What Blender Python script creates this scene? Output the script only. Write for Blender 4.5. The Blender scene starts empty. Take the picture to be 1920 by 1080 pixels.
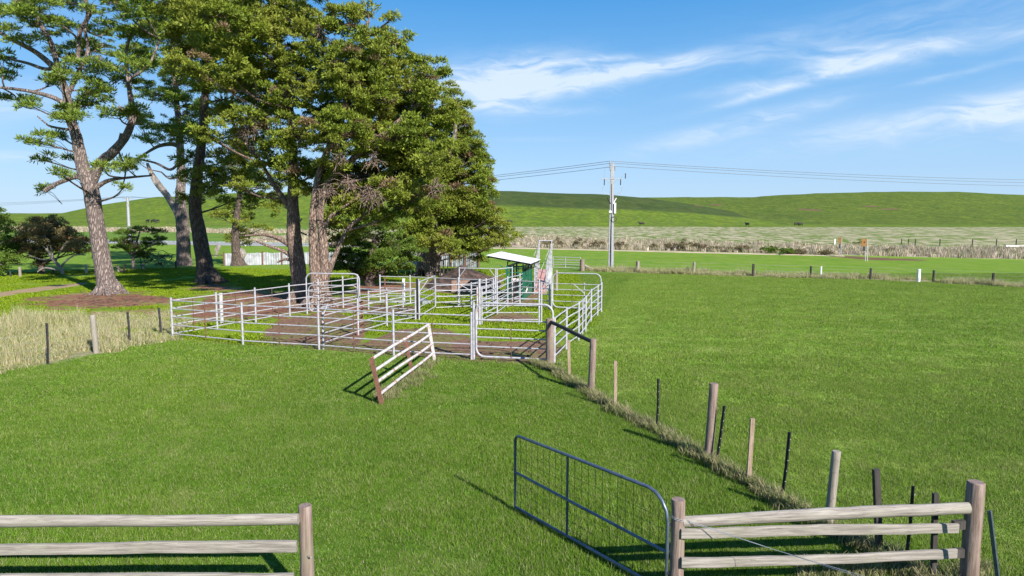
import bpy, bmesh, math, random
import numpy as np
from mathutils import Vector, Matrix
rnd = random.Random(7)
RS = np.random.RandomState(11)
D = bpy.data
SC = bpy.context.scene
COL = SC.collection

# ------------------------------------------------------------------ camera, sky, sun, exposure
H = 4.8
F = 1280.0
PITCH = math.atan(130.0 / 1280.0)
cam_d = D.cameras.new('camera'); cam_d.lens = 24.0; cam_d.sensor_width = 36.0
cam_d.clip_start = 0.1; cam_d.clip_end = 12000.0
cam = D.objects.new('camera', cam_d); COL.objects.link(cam)
cam.location = (0, 0, H); cam.rotation_euler = (math.radians(90) - PITCH, 0, 0)
SC.camera = cam
SC.view_settings.view_transform = 'Standard'; SC.view_settings.look = 'None'
SC.view_settings.gamma = 1.0; SC.view_settings.use_curve_mapping = False
SC.view_settings.exposure = 1.12

SUN_EL = math.radians(33.0)
SUN_DIR = Vector((0.60 * math.cos(SUN_EL), -0.80 * math.cos(SUN_EL), math.sin(SUN_EL)))
sd = D.lights.new('sun', 'SUN'); sd.energy = 4.3; sd.angle = math.radians(0.55); sd.color = (1.0, 0.955, 0.88)
so = D.objects.new('sun', sd); COL.objects.link(so); so.location = (30, -40, 60)
so.rotation_euler = (-SUN_DIR).to_track_quat('-Z', 'Y').to_euler()

world = D.worlds.new('World'); SC.world = world; world.use_nodes = True


class NT:
    """small helper for node trees"""
    def __init__(s, tree):
        s.t = tree
    def n(s, typ, **kw):
        nd = s.t.nodes.new(typ)
        for k, v in kw.items():
            if k == 'ins':
                for i, val in v.items():
                    s.set(nd.inputs[i], val)
            else:
                setattr(nd, k, v)
        return nd
    def set(s, sock, val):
        if hasattr(val, 'is_output') or isinstance(val, bpy.types.NodeSocket):
            s.t.links.new(val, sock)
        else:
            sock.default_value = val
    def math(s, op, a, b=None, c=None, clamp=False):
        nd = s.t.nodes.new('ShaderNodeMath'); nd.operation = op; nd.use_clamp = clamp
        s.set(nd.inputs[0], a)
        if b is not None: s.set(nd.inputs[1], b)
        if c is not None: s.set(nd.inputs[2], c)
        return nd.outputs[0]
    def mix(s, f, a, b, typ='MIX'):
        nd = s.t.nodes.new('ShaderNodeMix'); nd.data_type = 'RGBA'; nd.blend_type = typ
        s.set(nd.inputs[0], f)
        for i, v in ((6, a), (7, b)):
            if isinstance(v, tuple) and len(v) == 3: v = (*v, 1)
            s.set(nd.inputs[i], v)
        return nd.outputs[2]
    def noise(s, vec, scale, detail=4, rough=0.55, dist=0.0):
        nd = s.n('ShaderNodeTexNoise'); nd.inputs['Scale'].default_value = scale
        nd.inputs['Detail'].default_value = detail; nd.inputs['Roughness'].default_value = rough
        nd.inputs['Distortion'].default_value = dist
        if vec is not None: s.t.links.new(vec, nd.inputs['Vector'])
        return nd.outputs['Fac']
    def ramp(s, f, a, b):
        nd = s.t.nodes.new('ShaderNodeMapRange'); nd.interpolation_type = 'SMOOTHSTEP'
        s.set(nd.inputs[0], f); s.set(nd.inputs[1], a); s.set(nd.inputs[2], b)
        return nd.outputs[0]
    def mapping(s, vec, scale=(1, 1, 1), rot=(0, 0, 0), loc=(0, 0, 0)):
        nd = s.t.nodes.new('ShaderNodeMapping')
        nd.inputs['Scale'].default_value = scale; nd.inputs['Rotation'].default_value = rot
        nd.inputs['Location'].default_value = loc
        s.t.links.new(vec, nd.inputs[0])
        return nd.outputs[0]


# ---- sky
w = NT(world.node_tree)
world.node_tree.nodes.clear()
sky = w.n('ShaderNodeTexSky'); sky.sky_type = 'NISHITA'; sky.sun_disc = False
sky.sun_elevation = SUN_EL; sky.sun_rotation = math.atan2(SUN_DIR.x, SUN_DIR.y)
sky.altitude = 0; sky.air_density = 1.0; sky.dust_density = 0.35; sky.ozone_density = 3.0
tc = w.n('ShaderNodeTexCoord')
sep = w.n('ShaderNodeSeparateXYZ'); w.t.links.new(tc.outputs['Generated'], sep.inputs[0])
X, Y, Z = sep.outputs
az = w.math('ARCTAN2', X, Y)
el = w.math('ARCSINE', Z)
cb = w.n('ShaderNodeCombineXYZ'); w.set(cb.inputs[0], az); w.set(cb.inputs[1], el)
ae = cb.outputs[0]


def blob(px, py, rx, ry, tilt, strength, soft=1.0):
    """elongated gaussian patch of cirrus centred on a heading and elevation"""
    a0 = math.atan((px - 960) / F); e0 = math.atan((410 - py) / F)
    da = w.math('SUBTRACT', az, a0); de = w.math('SUBTRACT', el, e0)
    t = math.tan(math.radians(tilt))
    de2 = w.math('SUBTRACT', de, w.math('MULTIPLY', da, t))
    u = w.math('DIVIDE', da, rx / F); v = w.math('DIVIDE', de2, ry / F)
    r2 = w.math('ADD', w.math('MULTIPLY', u, u), w.math('MULTIPLY', v, v))
    g = w.math('EXPONENT', w.math('MULTIPLY', r2, -1.0))
    return w.math('MULTIPLY', g, strength)


warp = w.noise(w.mapping(ae, (4, 9, 1)), 2.0, 3, 0.5)
m1 = w.mapping(ae, (5.5, 34, 1), (0, 0, math.radians(-4)))
m1b = w.n('ShaderNodeVectorMath', operation='ADD')
w.t.links.new(m1, m1b.inputs[0])
cw = w.n('ShaderNodeCombineXYZ'); w.set(cw.inputs[1], w.math('MULTIPLY', warp, 2.2)); w.set(cw.inputs[0], warp)
w.t.links.new(cw.outputs[0], m1b.inputs[1])
wisps = w.ramp(w.noise(m1b.outputs[0], 1.6, 7, 0.62, 0.3), 0.30, 0.78)
soft = w.ramp(w.noise(w.mapping(ae, (3, 14, 1), (0, 0, math.radians(-9))), 2.2, 5, 0.55), 0.25, 0.8)
blobs = [blob(985, 155, 130, 36, 2, 1.3), blob(900, 180, 80, 34, -4, .9), blob(1170, 145, 190, 14, 7, .75), blob(1080, 128, 120, 8, 2, .6),
         blob(1000, 212, 90, 8, -2, .5), blob(1600, 150, 95, 17, 2, .75), blob(1500, 172, 140, 12, 7, .7), blob(1420, 195, 100, 8, 13, .55),
         blob(1370, 250, 140, 16, 12, .75), blob(1780, 250, 260, 20, 7, .62), blob(1780, 187, 60, 5, 8, .5), blob(1780, 134, 260, 10, 0, .22),
         blob(1500, 112, 380, 24, 8, .18), blob(2100, 240, 260, 30, 6, .8), blob(-300, 250, 300, 30, 4, .6), blob(20, 318, 90, 8, 0, .45),
         blob(-900, 150, 400, 40, 6, .7), blob(3200, 180, 500, 50, -5, .7), blob(1000, 265, 60, 4, 0, .3), blob(1300, -250, 500, 60, 6, .5)]
tot = blobs[0]
for b_ in blobs[1:]:
    tot = w.math('ADD', tot, b_)
cl = w.math('MULTIPLY', tot, w.math('ADD', w.math('MULTIPLY', wisps, 0.85), w.math('MULTIPLY', soft, 0.45)))
cl = w.math('MULTIPLY', w.math('MINIMUM', w.math('MULTIPLY', cl, 1.5), 1.0), 0.84)
hz = w.math('MULTIPLY', w.math('EXPONENT', w.math('MULTIPLY', w.math('MAXIMUM', el, 0.0), -7.5)), 0.42)
hs = w.n('ShaderNodeHueSaturation'); hs.inputs['Saturation'].default_value = 1.2; hs.inputs['Hue'].default_value = 0.5
hs.inputs['Value'].default_value = 1.0
w.t.links.new(sky.outputs[0], hs.inputs['Color'])
gr = w.n('ShaderNodeValToRGB'); w.set(gr.inputs[0], w.math('MAXIMUM', el, 0.0))
cr_ = gr.color_ramp; cr_.elements[0].position = 0.0; cr_.elements[0].color = (.38, .55, .76, 1)
cr_.elements[1].position = 1.0; cr_.elements[1].color = (.03, .15, .42, 1)
for p_, c_ in ((.09, (.29, .49, .755)), (.19, (.155, .385, .70)), (.31, (.055, .27, .62)), (.6, (.035, .19, .50))):
    e_ = cr_.elements.new(p_); e_.color = (*c_, 1)
sc10 = w.n('ShaderNodeVectorMath', operation='SCALE'); w.t.links.new(gr.outputs[0], sc10.inputs[0]); sc10.inputs['Scale'].default_value = 10.0
skyc = w.mix(0.82, hs.outputs[0], sc10.outputs[0])
skyc = w.mix(cl, skyc, (6.0, 6.9, 8.0))
bg = w.n('ShaderNodeBackground'); w.set(bg.inputs[0], skyc); bg.inputs[1].default_value = 0.062
wo = w.n('ShaderNodeOutputWorld'); w.t.links.new(bg.outputs[0], wo.inputs[0])


# ------------------------------------------------------------------ survey helpers (a sighting from the camera station onto the land)
def ray(px, py):
    cp, sp = math.cos(PITCH), math.sin(PITCH)
    return (px - 960.0, F * cp + (540 - py) * sp, -F * sp + (540 - py) * cp)


def GZ(px, py, z=0.0):
    r = ray(px, py); k = (z - H) / r[2]
    return Vector((r[0] * k, r[1] * k, z))


def G(px, py):
    return GZ(px, py, 0.0)


def PD(px, py, y):
    r = ray(px, py); k = y / r[1]
    return Vector((r[0] * k, y, H + r[2] * k))


def sstep(a, b, x):
    t = np.clip((np.asarray(x, float) - a) / (b - a), 0, 1)
    return t * t * (3 - 2 * t)


def vnoise(x, y, s, seed=0):
    """cheap smooth value noise on arrays"""
    x = np.asarray(x, float) / s; y = np.asarray(y, float) / s
    xi = np.floor(x).astype(np.int64); yi = np.floor(y).astype(np.int64)
    fx = x - xi; fy = y - yi
    fx = fx * fx * (3 - 2 * fx); fy = fy * fy * (3 - 2 * fy)
    def h(a, b):
        n = (a * 374761393 + b * 668265263 + seed * 974711) & 0x7fffffff
        n = ((n ^ (n >> 13)) * 1274126177) & 0x7fffffff
        return ((n ^ (n >> 16)) & 0xffff) / 65535.0
    return (h(xi, yi) * (1 - fx) + h(xi + 1, yi) * fx) * (1 - fy) + (h(xi, yi + 1) * (1 - fx) + h(xi + 1, yi + 1) * fx) * fy


def crest(pxs, pys, dist):
    xs = [(p - 960) / F * dist for p in pxs]
    zs = [H + (410 - q) / F * dist for q in pys]
    return xs, zs


C1 = crest([-700, -300, 0, 100, 180, 300, 450, 700, 940, 1150, 1300, 1400, 1460, 1560, 1700], [425, 424, 418, 405, 390, 372, 365, 360, 360, 367, 385, 402, 414, 424, 427], 480)
C2 = crest([700, 950, 1100, 1200, 1300, 1400, 1550, 1700, 1800, 1920, 2300, 2900], [400, 380, 374, 370, 370, 369, 362, 360, 361, 366, 380, 400], 800)


def T(x, y):
    x = np.asarray(x, float); y = np.asarray(y, float)
    base = np.interp(y, [0, 115, 160, 250, 320, 900, 3000], [0, 0, 1.0, 1.9, 2.3, 4, 4])
    u1 = x / np.maximum(y, 60.0) * 480.0
    s1 = sstep(238, 470, y) * (1 - 0.5 * sstep(470, 900, y))
    h1 = np.interp(u1, C1[0], C1[1]) - 2.4
    # shallow fold running down the face of the first hill
    fold = np.exp(-((u1 - 10) / 95.0) ** 2) * np.exp(-((y - 400) / 55.0) ** 2)
    h1 = np.maximum(h1, 0) * s1 - fold * 1.6
    u2 = x / np.maximum(y, 60.0) * 800.0
    s2 = sstep(268, 840, y) * (1 - 0.45 * sstep(800, 1500, y))
    h2 = np.maximum(np.interp(u2, C2[0], C2[1]) - 4, 0) * s2
    k = 1.6
    m = np.maximum(h1, h2); m = m + np.log(np.exp((h1 - m) / k) + np.exp((h2 - m) / k)) * k - k * math.log(2) * np.exp(-np.abs(h1 - h2) / k)
    far = sstep(250, 400, y)
    z = base + m + far * ((vnoise(x, y, 45, 3) - .5) * 1.6 + (vnoise(x, y, 14, 4) - .5) * 0.7)
    z = z + sstep(110, 150, y) * (vnoise(x, y, 9, 5) - .5) * 0.25
    return z


def TZ(x, y):
    return float(T(x, y))


def RT(px, py):
    r = ray(px, py); y = 20.0
    while y < 1500:
        z = H + r[2] * y / r[1]; x = r[0] * y / r[1]
        if z <= TZ(x, y): return Vector((x, y, TZ(x, y)))
        y += 0.4
    return Vector((r[0], r[1], 0)) * (400 / r[1])


# ------------------------------------------------------------------ mesh building
class MB:
    def __init__(s):
        s.v = []; s.f = []; s.smooth = True
    def quad(s, a, b, c, d):
        i = len(s.v); s.v += [tuple(a), tuple(b), tuple(c), tuple(d)]; s.f.append((i, i + 1, i + 2, i + 3))
    def box(s, c, ax, ay, az_):
        """box from centre and three half-extent vectors"""
        c = Vector(c); i = len(s.v)
        for sx in (-1, 1):
            for sy in (-1, 1):
                for sz in (-1, 1):
                    s.v.append(tuple(c + ax * sx + ay * sy + az_ * sz))
        for q in ((0, 1, 3, 2), (4, 6, 7, 5), (0, 4, 5, 1), (2, 3, 7, 6), (0, 2, 6, 4), (1, 5, 7, 3)):
            s.f.append(tuple(i + k for k in q))
    def bar(s, p0, p1, w_, h_, up=Vector((0, 0, 1))):
        p0 = Vector(p0); p1 = Vector(p1); d = (p1 - p0)
        L = d.length; d.normalize(); sd_ = d.cross(up)
        if sd_.length < 1e-4: sd_ = Vector((1, 0, 0))
        sd_.normalize(); u = sd_.cross(d)
        s.box((p0 + p1) / 2, d * L / 2, sd_ * w_ / 2, u * h_ / 2)
    def tube(s, pts, rad, n=8, closed=False, wob=0.0, cap=True, flare=None):
        pts = [Vector(p) for p in pts]; m = len(pts)
        if not hasattr(rad, '__len__'): rad = [rad] * m
        base = len(s.v); prev = None
        for k in range(m):
            a = pts[(k - 1) % m] if (closed or k > 0) else pts[k]
            b = pts[(k + 1) % m] if (closed or k < m - 1) else pts[k]
            t = (b - a).normalized()
            if prev is None:
                ref = Vector((0, 0, 1)) if abs(t.z) < 0.9 else Vector((1, 0, 0))
                u = t.cross(ref).normalized()
            else:
                u = (prev - t * prev.dot(t)).normalized()
            prev = u; v_ = t.cross(u)
            for j in range(n):
                an = 2 * math.pi * j / n
                r = rad[k] * (1 + (rnd.uniform(-wob, wob) if wob else 0))
                s.v.append(tuple(pts[k] + (u * math.cos(an) + v_ * math.sin(an)) * r))
        for k in range(m if closed else m - 1):
            k2 = (k + 1) % m
            for j in range(n):
                j2 = (j + 1) % n
                s.f.append((base + k * n + j, base + k * n + j2, base + k2 * n + j2, base + k2 * n + j))
        if cap and not closed:
            s.f.append(tuple(base + j for j in reversed(range(n))))
            s.f.append(tuple(base + (m - 1) * n + j for j in range(n)))
    def build(s, name, mat, parent=None, smooth=None):
        me = D.meshes.new(name); me.from_pydata(s.v, [], s.f); me.update()
        if s.smooth if smooth is None else smooth:
            me.polygons.foreach_set('use_smooth', [True] * len(me.polygons))
            me.set_sharp_from_angle(angle=math.radians(42))
        if mat: me.materials.append(mat)
        o = D.objects.new(name, me); COL.objects.link(o)
        if parent: o.parent = parent; o.matrix_parent_inverse = parent.matrix_basis.inverted()
        return o


def tag(o, label=None, cat=None, group=None, kind=None):
    if label: o['label'] = label
    if cat: o['category'] = cat
    if group: o['group'] = group
    if kind: o['kind'] = kind
    return o


def empty(name, loc, label=None, cat=None, group=None):
    o = D.objects.new(name, None); COL.objects.link(o); o.location = loc
    o.empty_display_size = 0.2
    return tag(o, label, cat, group)


def raw_mesh(name, V, Fc, mat, attrs=None, parent=None, smooth=False):
    """big triangle mesh from numpy arrays"""
    me = D.meshes.new(name)
    n = len(V); m = len(Fc); k = Fc.shape[1]
    me.vertices.add(n); me.vertices.foreach_set('co', V.astype(np.float32).ravel())
    me.loops.add(m * k); me.loops.foreach_set('vertex_index', Fc.astype(np.int32).ravel())
    me.polygons.add(m); me.polygons.foreach_set('loop_start', np.arange(0, m * k, k, dtype=np.int32))
    me.polygons.foreach_set('loop_total', np.full(m, k, dtype=np.int32))
    if smooth: me.polygons.foreach_set('use_smooth', np.ones(m, dtype=bool))
    me.update(calc_edges=True)
    for kname, arr in (attrs or {}).items():
        at = me.attributes.new(kname, 'FLOAT', 'POINT'); at.data.foreach_set('value', arr.astype(np.float32))
    if mat: me.materials.append(mat)
    o = D.objects.new(name, me); COL.objects.link(o)
    if parent: o.parent = parent; o.matrix_parent_inverse = parent.matrix_basis.inverted()
    return o


# ------------------------------------------------------------------ materials
def new_mat(name):
    m = D.materials.new(name); m.use_nodes = True
    nt = NT(m.node_tree); bs = m.node_tree.nodes['Principled BSDF']
    return m, nt, bs


def bump(nt, bs, h, strength, dist=0.02):
    b = nt.n('ShaderNodeBump'); b.inputs['Strength'].default_value = strength; b.inputs['Distance'].default_value = dist
    nt.set(b.inputs['Height'], h); nt.t.links.new(b.outputs[0], bs.inputs['Normal'])


def attr(nt, name):
    a = nt.n('ShaderNodeAttribute'); a.attribute_name = name
    return a.outputs['Fac']


def mat_metal(name, c1, c2, rust=0.0, rough=0.42, metal=0.35, scale=9.0):
    m, nt, bs = new_mat(name)
    pos = nt.n('ShaderNodeNewGeometry').outputs['Position']
    n1 = nt.noise(pos, scale, 4, 0.6)
    col = nt.mix(nt.ramp(n1, .3, .7), c1, c2)
    n2 = nt.noise(pos, 5.0, 6, 0.7)
    rf = nt.ramp(n2, 0.72 - rust * 0.45, 0.80 - rust * 0.30)
    col = nt.mix(rf, col, nt.mix(n1, (.23, .075, .035), (.38, .16, .08)))
    nt.set(bs.inputs['Base Color'], col)
    nt.set(bs.inputs['Metallic'], nt.math('MULTIPLY', nt.math('SUBTRACT', 1.0, rf), metal))
    nt.set(bs.inputs['Roughness'], nt.math('ADD', rough, nt.math('MULTIPLY', rf, 0.4)))
    bump(nt, bs, n2, 0.15, 0.004)
    return m


def mat_wood(name, c1, c2, c3, ring=14.0, stretch=(16, 16, 1.0), bs_=0.5):
    m, nt, bs = new_mat(name)
    tcn = nt.n('ShaderNodeTexCoord')
    g = nt.mapping(tcn.outputs['Object'], stretch)
    n1 = nt.noise(g, 1.6, 6, 0.65, 0.4)
    n2 = nt.noise(tcn.outputs['Object'], 2.3, 3, 0.5)
    n3 = nt.noise(g, 5.0, 4, 0.7)
    col = nt.mix(nt.ramp(n1, .32, .68), c1, c2)
    col = nt.mix(nt.math('MULTIPLY', nt.ramp(n2, .45, .75), 0.7), col, c3)
    col = nt.mix(nt.ramp(n3, .60, .72), col, (.035, .026, .02))
    nt.set(bs.inputs['Base Color'], col); bs.inputs['Roughness'].default_value = 0.85
    bump(nt, bs, nt.math('ADD', n1, nt.math('MULTIPLY', n3, 0.6)), bs_, 0.012)
    return m


M = {}
M['rail'] = mat_metal('galvanised_rail', (.28, .275, .295), (.42, .412, .44), rust=0.22, metal=.08, rough=.62)
M['rail_old'] = mat_metal('weathered_white_rail', (.44, .41, .40), (.58, .55, .56), rust=0.50, metal=.08, rough=.62)
M['gate_steel'] = mat_metal('blue_grey_gate_steel', (.085, .11, .16), (.15, .18, .24), rust=0.05, rough=.34, metal=.55)
M['rust'] = mat_metal('rusty_steel', (.12, .055, .038), (.19, .085, .055), rust=0.25, metal=.1, rough=.7)
M['darksteel'] = mat_metal('black_painted_steel', (.012, .012, .014), (.03, .028, .03), rust=0.12, metal=.1, rough=.5)
M['green'] = mat_metal('green_painted_steel', (.006, .085, .050), (.012, .125, .075), rust=0.0, metal=.0, rough=.38)
M['roofing'] = mat_metal('white_roof_sheet', (.52, .53, .55), (.62, .63, .65), rust=0.0, metal=.0, rough=.6)
M['pole'] = mat_metal('pale_pole_steel', (.24, .24, .26), (.38, .38, .40), rust=0.0, metal=.15, rough=.55)
M['white'] = mat_metal('white_paint', (.68, .68, .68), (.78, .78, .78), rust=0.02, metal=0, rough=.5)
M['sheet'] = mat_metal('pale_sheet_iron', (.26, .27, .29), (.44, .45, .48), rust=0.06, metal=.25, rough=.45, scale=2.2)
M['amber'] = mat_metal('amber_sign_paint', (.19, .075, .008), (.26, .11, .012), rust=0, metal=0, rough=.5)
M['black'] = mat_metal('black_rubber', (.01, .01, .011), (.02, .02, .022), rust=0, metal=0, rough=.5)
M['plate'] = mat_metal('faded_pink_plate', (.62, .42, .42), (.70, .60, .60), rust=0, metal=0, rough=.5)
M['fencewood'] = mat_wood('weathered_grey_timber', (.165, .142, .122), (.335, .30, .262), (.27, .25, .20), stretch=(1.2, 22, 22))
M['postwood'] = mat_wood('treated_post_timber', (.125, .08, .062), (.27, .20, .17), (.20, .17, .12))
M['droptimber'] = mat_wood('sawn_dropper_timber', (.22, .15, .10), (.36, .27, .20), (.30, .26, .2))
M['darkwood'] = mat_wood('dark_weathered_timber', (.022, .018, .016), (.06, .05, .043), (.045, .04, .034), stretch=(10, 10, 1.4))
M['greywood'] = mat_wood('silver_grey_post', (.19, .16, .13), (.30, .265, .22), (.25, .23, .18))
M['pale'] = mat_wood('pale_bleached_post', (.34, .33, .32), (.46, .45, .44), (.40, .38, .36))
M['ramp'] = mat_metal('red_ramp_steel', (.40, .17, .14), (.58, .34, .30), rust=0.25, metal=.05, rough=.6)


def mat_bark(name, c1, c2, c3, sc=1.0):
    m, nt, bs = new_mat(name)
    pos = nt.n('ShaderNodeNewGeometry').outputs['Position']
    g = nt.mapping(pos, (3.4 * sc, 3.4 * sc, 0.75 * sc))
    vo = nt.n('ShaderNodeTexVoronoi'); vo.feature = 'DISTANCE_TO_EDGE'; vo.inputs['Scale'].default_value = 2.6
    wn = nt.noise(g, 1.3, 4, 0.6)
    addv = nt.n('ShaderNodeVectorMath', operation='ADD'); nt.t.links.new(g, addv.inputs[0])
    c_ = nt.n('ShaderNodeCombineXYZ'); nt.set(c_.inputs[0], wn); nt.set(c_.inputs[1], wn); nt.set(c_.inputs[2], wn)
    nt.t.links.new(c_.outputs[0], addv.inputs[1]); nt.t.links.new(addv.outputs[0], vo.inputs['Vector'])
    crack = nt.ramp(vo.outputs['Distance'], 0.0, 0.22)
    n2 = nt.noise(nt.mapping(pos, (7 * sc, 7 * sc, 2.2 * sc)), 2.0, 5, .65)
    col = nt.mix(nt.ramp(n2, .3, .7), c1, c2)
    col = nt.mix(nt.math('ADD', nt.math('MULTIPLY', crack, .75), .25), c3, col)
    nt.set(bs.inputs['Base Color'], col); bs.inputs['Roughness'].default_value = 0.9
    bump(nt, bs, nt.math('ADD', crack, nt.math('MULTIPLY', n2, 0.7)), 0.9, 0.07)
    return m


M['bark'] = mat_bark('pine_bark', (.20, .15, .13), (.34, .27, .245), (.055, .04, .035))
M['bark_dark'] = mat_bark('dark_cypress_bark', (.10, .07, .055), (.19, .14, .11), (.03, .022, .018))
M['bark_red'] = mat_bark('red_cypress_bark', (.25, .165, .125), (.40, .29, .23), (.08, .05, .038), 1.3)
M['bare'] = mat_bark('bare_bleached_wood', (.42, .36, .32), (.60, .53, .48), (.22, .17, .14), 2.0)
M['twig'] = mat_bark('twig_bark', (.10, .075, .06), (.20, .155, .125), (.05, .04, .03), 2.5)


def mat_leaf(name, c1, c2, c3, dead, trans=0.35):
    m, nt, bs = new_mat(name)
    v = attr(nt, 'var'); lv = attr(nt, 'leaf')
    pos = nt.n('ShaderNodeNewGeometry').outputs['Position']
    n1 = nt.noise(pos, 0.35, 3, .5)
    col = nt.mix(lv, c1, c2)
    col = nt.mix(nt.math('MULTIPLY', nt.ramp(n1, .4, .65), 0.75), col, c3)
    col = nt.mix(nt.ramp(v, .90, .95), col, dead)
    nt.set(bs.inputs['Base Color'], col); bs.inputs['Roughness'].default_value = 0.62
    bs.inputs['Specular IOR Level'].default_value = 0.25
    tr = nt.n('ShaderNodeBsdfTranslucent'); nt.set(tr.inputs[0], nt.mix(0.5, col, (.22, .26, .03)))
    mx = nt.n('ShaderNodeMixShader'); mx.inputs[0].default_value = trans
    nt.t.links.new(bs.outputs[0], mx.inputs[1]); nt.t.links.new(tr.outputs[0], mx.inputs[2])
    out = m.node_tree.nodes['Material Output']; nt.t.links.new(mx.outputs[0], out.inputs[0])
    return m


M['leaf_pine'] = mat_leaf('pine_needles', (.048, .100, .014), (.240, .325, .034), (.20, .265, .045), (.20, .13, .08), .25)
M['leaf_cyp'] = mat_leaf('cypress_foliage', (.046, .080, .011), (.270, .335, .032), (.250, .262, .040), (.20, .13, .075), .25)
M['leaf_low'] = mat_leaf('low_cypress_foliage', (.035, .070, .010), (.16, .24, .03), (.12, .19, .028), (.14, .10, .05), .25)
M['leaf_brown'] = mat_leaf('brown_gum_foliage', (.10, .09, .038), (.26, .20, .085), (.36, .22, .08), (.26, .15, .06), .2)
M['leaf_shrub'] = mat_leaf('dry_shrub_foliage', (.10, .075, .042), (.22, .165, .09), (.15, .13, .06), (.22, .14, .10), .2)


def pasture_tint(nt, pos, col):
    """the paddock right of the dividing fence is a paler, yellower pasture; both carry worn yellow patches"""
    sp = nt.n('ShaderNodeSeparateXYZ'); nt.t.links.new(pos, sp.inputs[0]); x_, y_ = sp.outputs[0], sp.outputs[1]
    dy = nt.math('SUBTRACT', y_, 22.3)
    xl = nt.math('ADD', 1.26, nt.math('MAXIMUM', nt.math('MULTIPLY', dy, -.33), nt.math('MULTIPLY', dy, .25)))
    side = nt.ramp(nt.math('SUBTRACT', x_, xl), -.2, .6)
    n4 = nt.noise(pos, .22, 5, .65); n5 = nt.noise(pos, .75, 4, .65)
    pale = nt.mix(nt.ramp(n5, .3, .7), (.155, .270, .026), (.265, .355, .065))
    col = nt.mix(nt.math('MULTIPLY', side, nt.math('ADD', .35, nt.math('MULTIPLY', nt.ramp(n4, .3, .65), .5))), col, pale)
    worn = nt.math('MULTIPLY', nt.ramp(n5, .56, .70), nt.ramp(n4, .35, .6))
    return nt.mix(nt.math('MULTIPLY', worn, .55), col, (.245, .270, .085))


def mat_blade(name, c1, c2, tip, dry, dryfrac=.08, trans=.3, gsc=.12, pasture=False):
    m, nt, bs = new_mat(name)
    v = attr(nt, 'var'); hgt = attr(nt, 'hgt')
    pos = nt.n('ShaderNodeNewGeometry').outputs['Position']
    n1 = nt.noise(pos, gsc, 4, .6); n2 = nt.noise(pos, 1.1, 3, .6)
    oi = nt.n('ShaderNodeObjectInfo').outputs['Random']
    col = nt.mix(nt.ramp(n1, .3, .7), c1, c2)
    col = nt.mix(nt.math('MULTIPLY', nt.ramp(n2, .35, .75), .45), col, tip)
    if pasture:
        col = pasture_tint(nt, pos, col)
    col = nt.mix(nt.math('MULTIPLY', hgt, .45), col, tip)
    bri = nt.n('ShaderNodeHueSaturation'); nt.set(bri.inputs['Color'], col); nt.set(bri.inputs['Value'], nt.math('ADD', .42, nt.math('MULTIPLY', v, 1.02))); col = bri.outputs[0]
    thr = nt.math('SUBTRACT', 1.0 - dryfrac, nt.math('MULTIPLY', nt.math('MAXIMUM', nt.math('SUBTRACT', n2, .45), 0.0), dryfrac * 4))
    col = nt.mix(nt.math('GREATER_THAN', v, thr), col, dry)
    nt.set(bs.inputs['Base Color'], col); bs.inputs['Roughness'].default_value = 0.6
    bs.inputs['Specular IOR Level'].default_value = 0.12
    tr = nt.n('ShaderNodeBsdfTranslucent'); nt.set(tr.inputs[0], col)
    mx = nt.n('ShaderNodeMixShader'); mx.inputs[0].default_value = trans
    nt.t.links.new(bs.outputs[0], mx.inputs[1]); nt.t.links.new(tr.outputs[0], mx.inputs[2])
    nt.t.links.new(mx.outputs[0], m.node_tree.nodes['Material Output'].inputs[0])
    return m


GR1, GR2, GTIP = (.072, .180, .010), (.130, .232, .016), (.230, .335, .050)
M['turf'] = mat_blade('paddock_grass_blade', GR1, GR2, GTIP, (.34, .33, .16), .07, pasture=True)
M['lush'] = mat_blade('lush_weed_blade', (.145, .235, .008), (.21, .30, .012), (.27, .36, .02), (.30, .27, .10), .05)
M['straw'] = mat_blade('dry_straw_blade', (.56, .46, .26), (.68, .58, .36), (.82, .72, .48), (.16, .24, .03), .22, .3)
M['strawpink'] = mat_blade('roadside_dry_grass', (.52, .40, .29), (.68, .56, .43), (.80, .69, .54), (.13, .16, .05), .18, .2)
M['ridgegrass'] = mat_blade('fence_line_grass', (.13, .21, .035), (.22, .28, .08), (.36, .37, .16), (.40, .34, .20), .25, .3)

M['wire'] = mat_metal('dull_wire', (.10, .10, .11), (.16, .16, .17), rust=0, metal=.2, rough=.6)

UP_ = Vector((0, 0, 1))
# ------------------------------------------------------------------ land zones
def world_poly(pp):
    return [(G(a, b).x, G(a, b).y) for a, b in pp]


SCARS = None


def sdist(poly, x, y):
    """signed distance, positive inside"""
    x = np.asarray(x, float); y = np.asarray(y, float)
    d = np.full(x.shape, 1e9); ins = np.zeros(x.shape, bool); n = len(poly)
    for i in range(n):
        ax, ay = poly[i]; bx, by = poly[(i + 1) % n]
        ex, ey = bx - ax, by - ay
        t = np.clip(((x - ax) * ex + (y - ay) * ey) / (ex * ex + ey * ey + 1e-12), 0, 1)
        d = np.minimum(d, np.hypot(x - ax - t * ex, y - ay - t * ey))
        c = ((ay > y) != (by > y)) & (x < (bx - ax) * (y - ay) / (by - ay + 1e-12) + ax)
        ins ^= c
    return np.where(ins, d, -d)


def zone(pp, x, y, w_):
    return sstep(-w_, w_, sdist(world_poly(pp), x, y))


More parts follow.
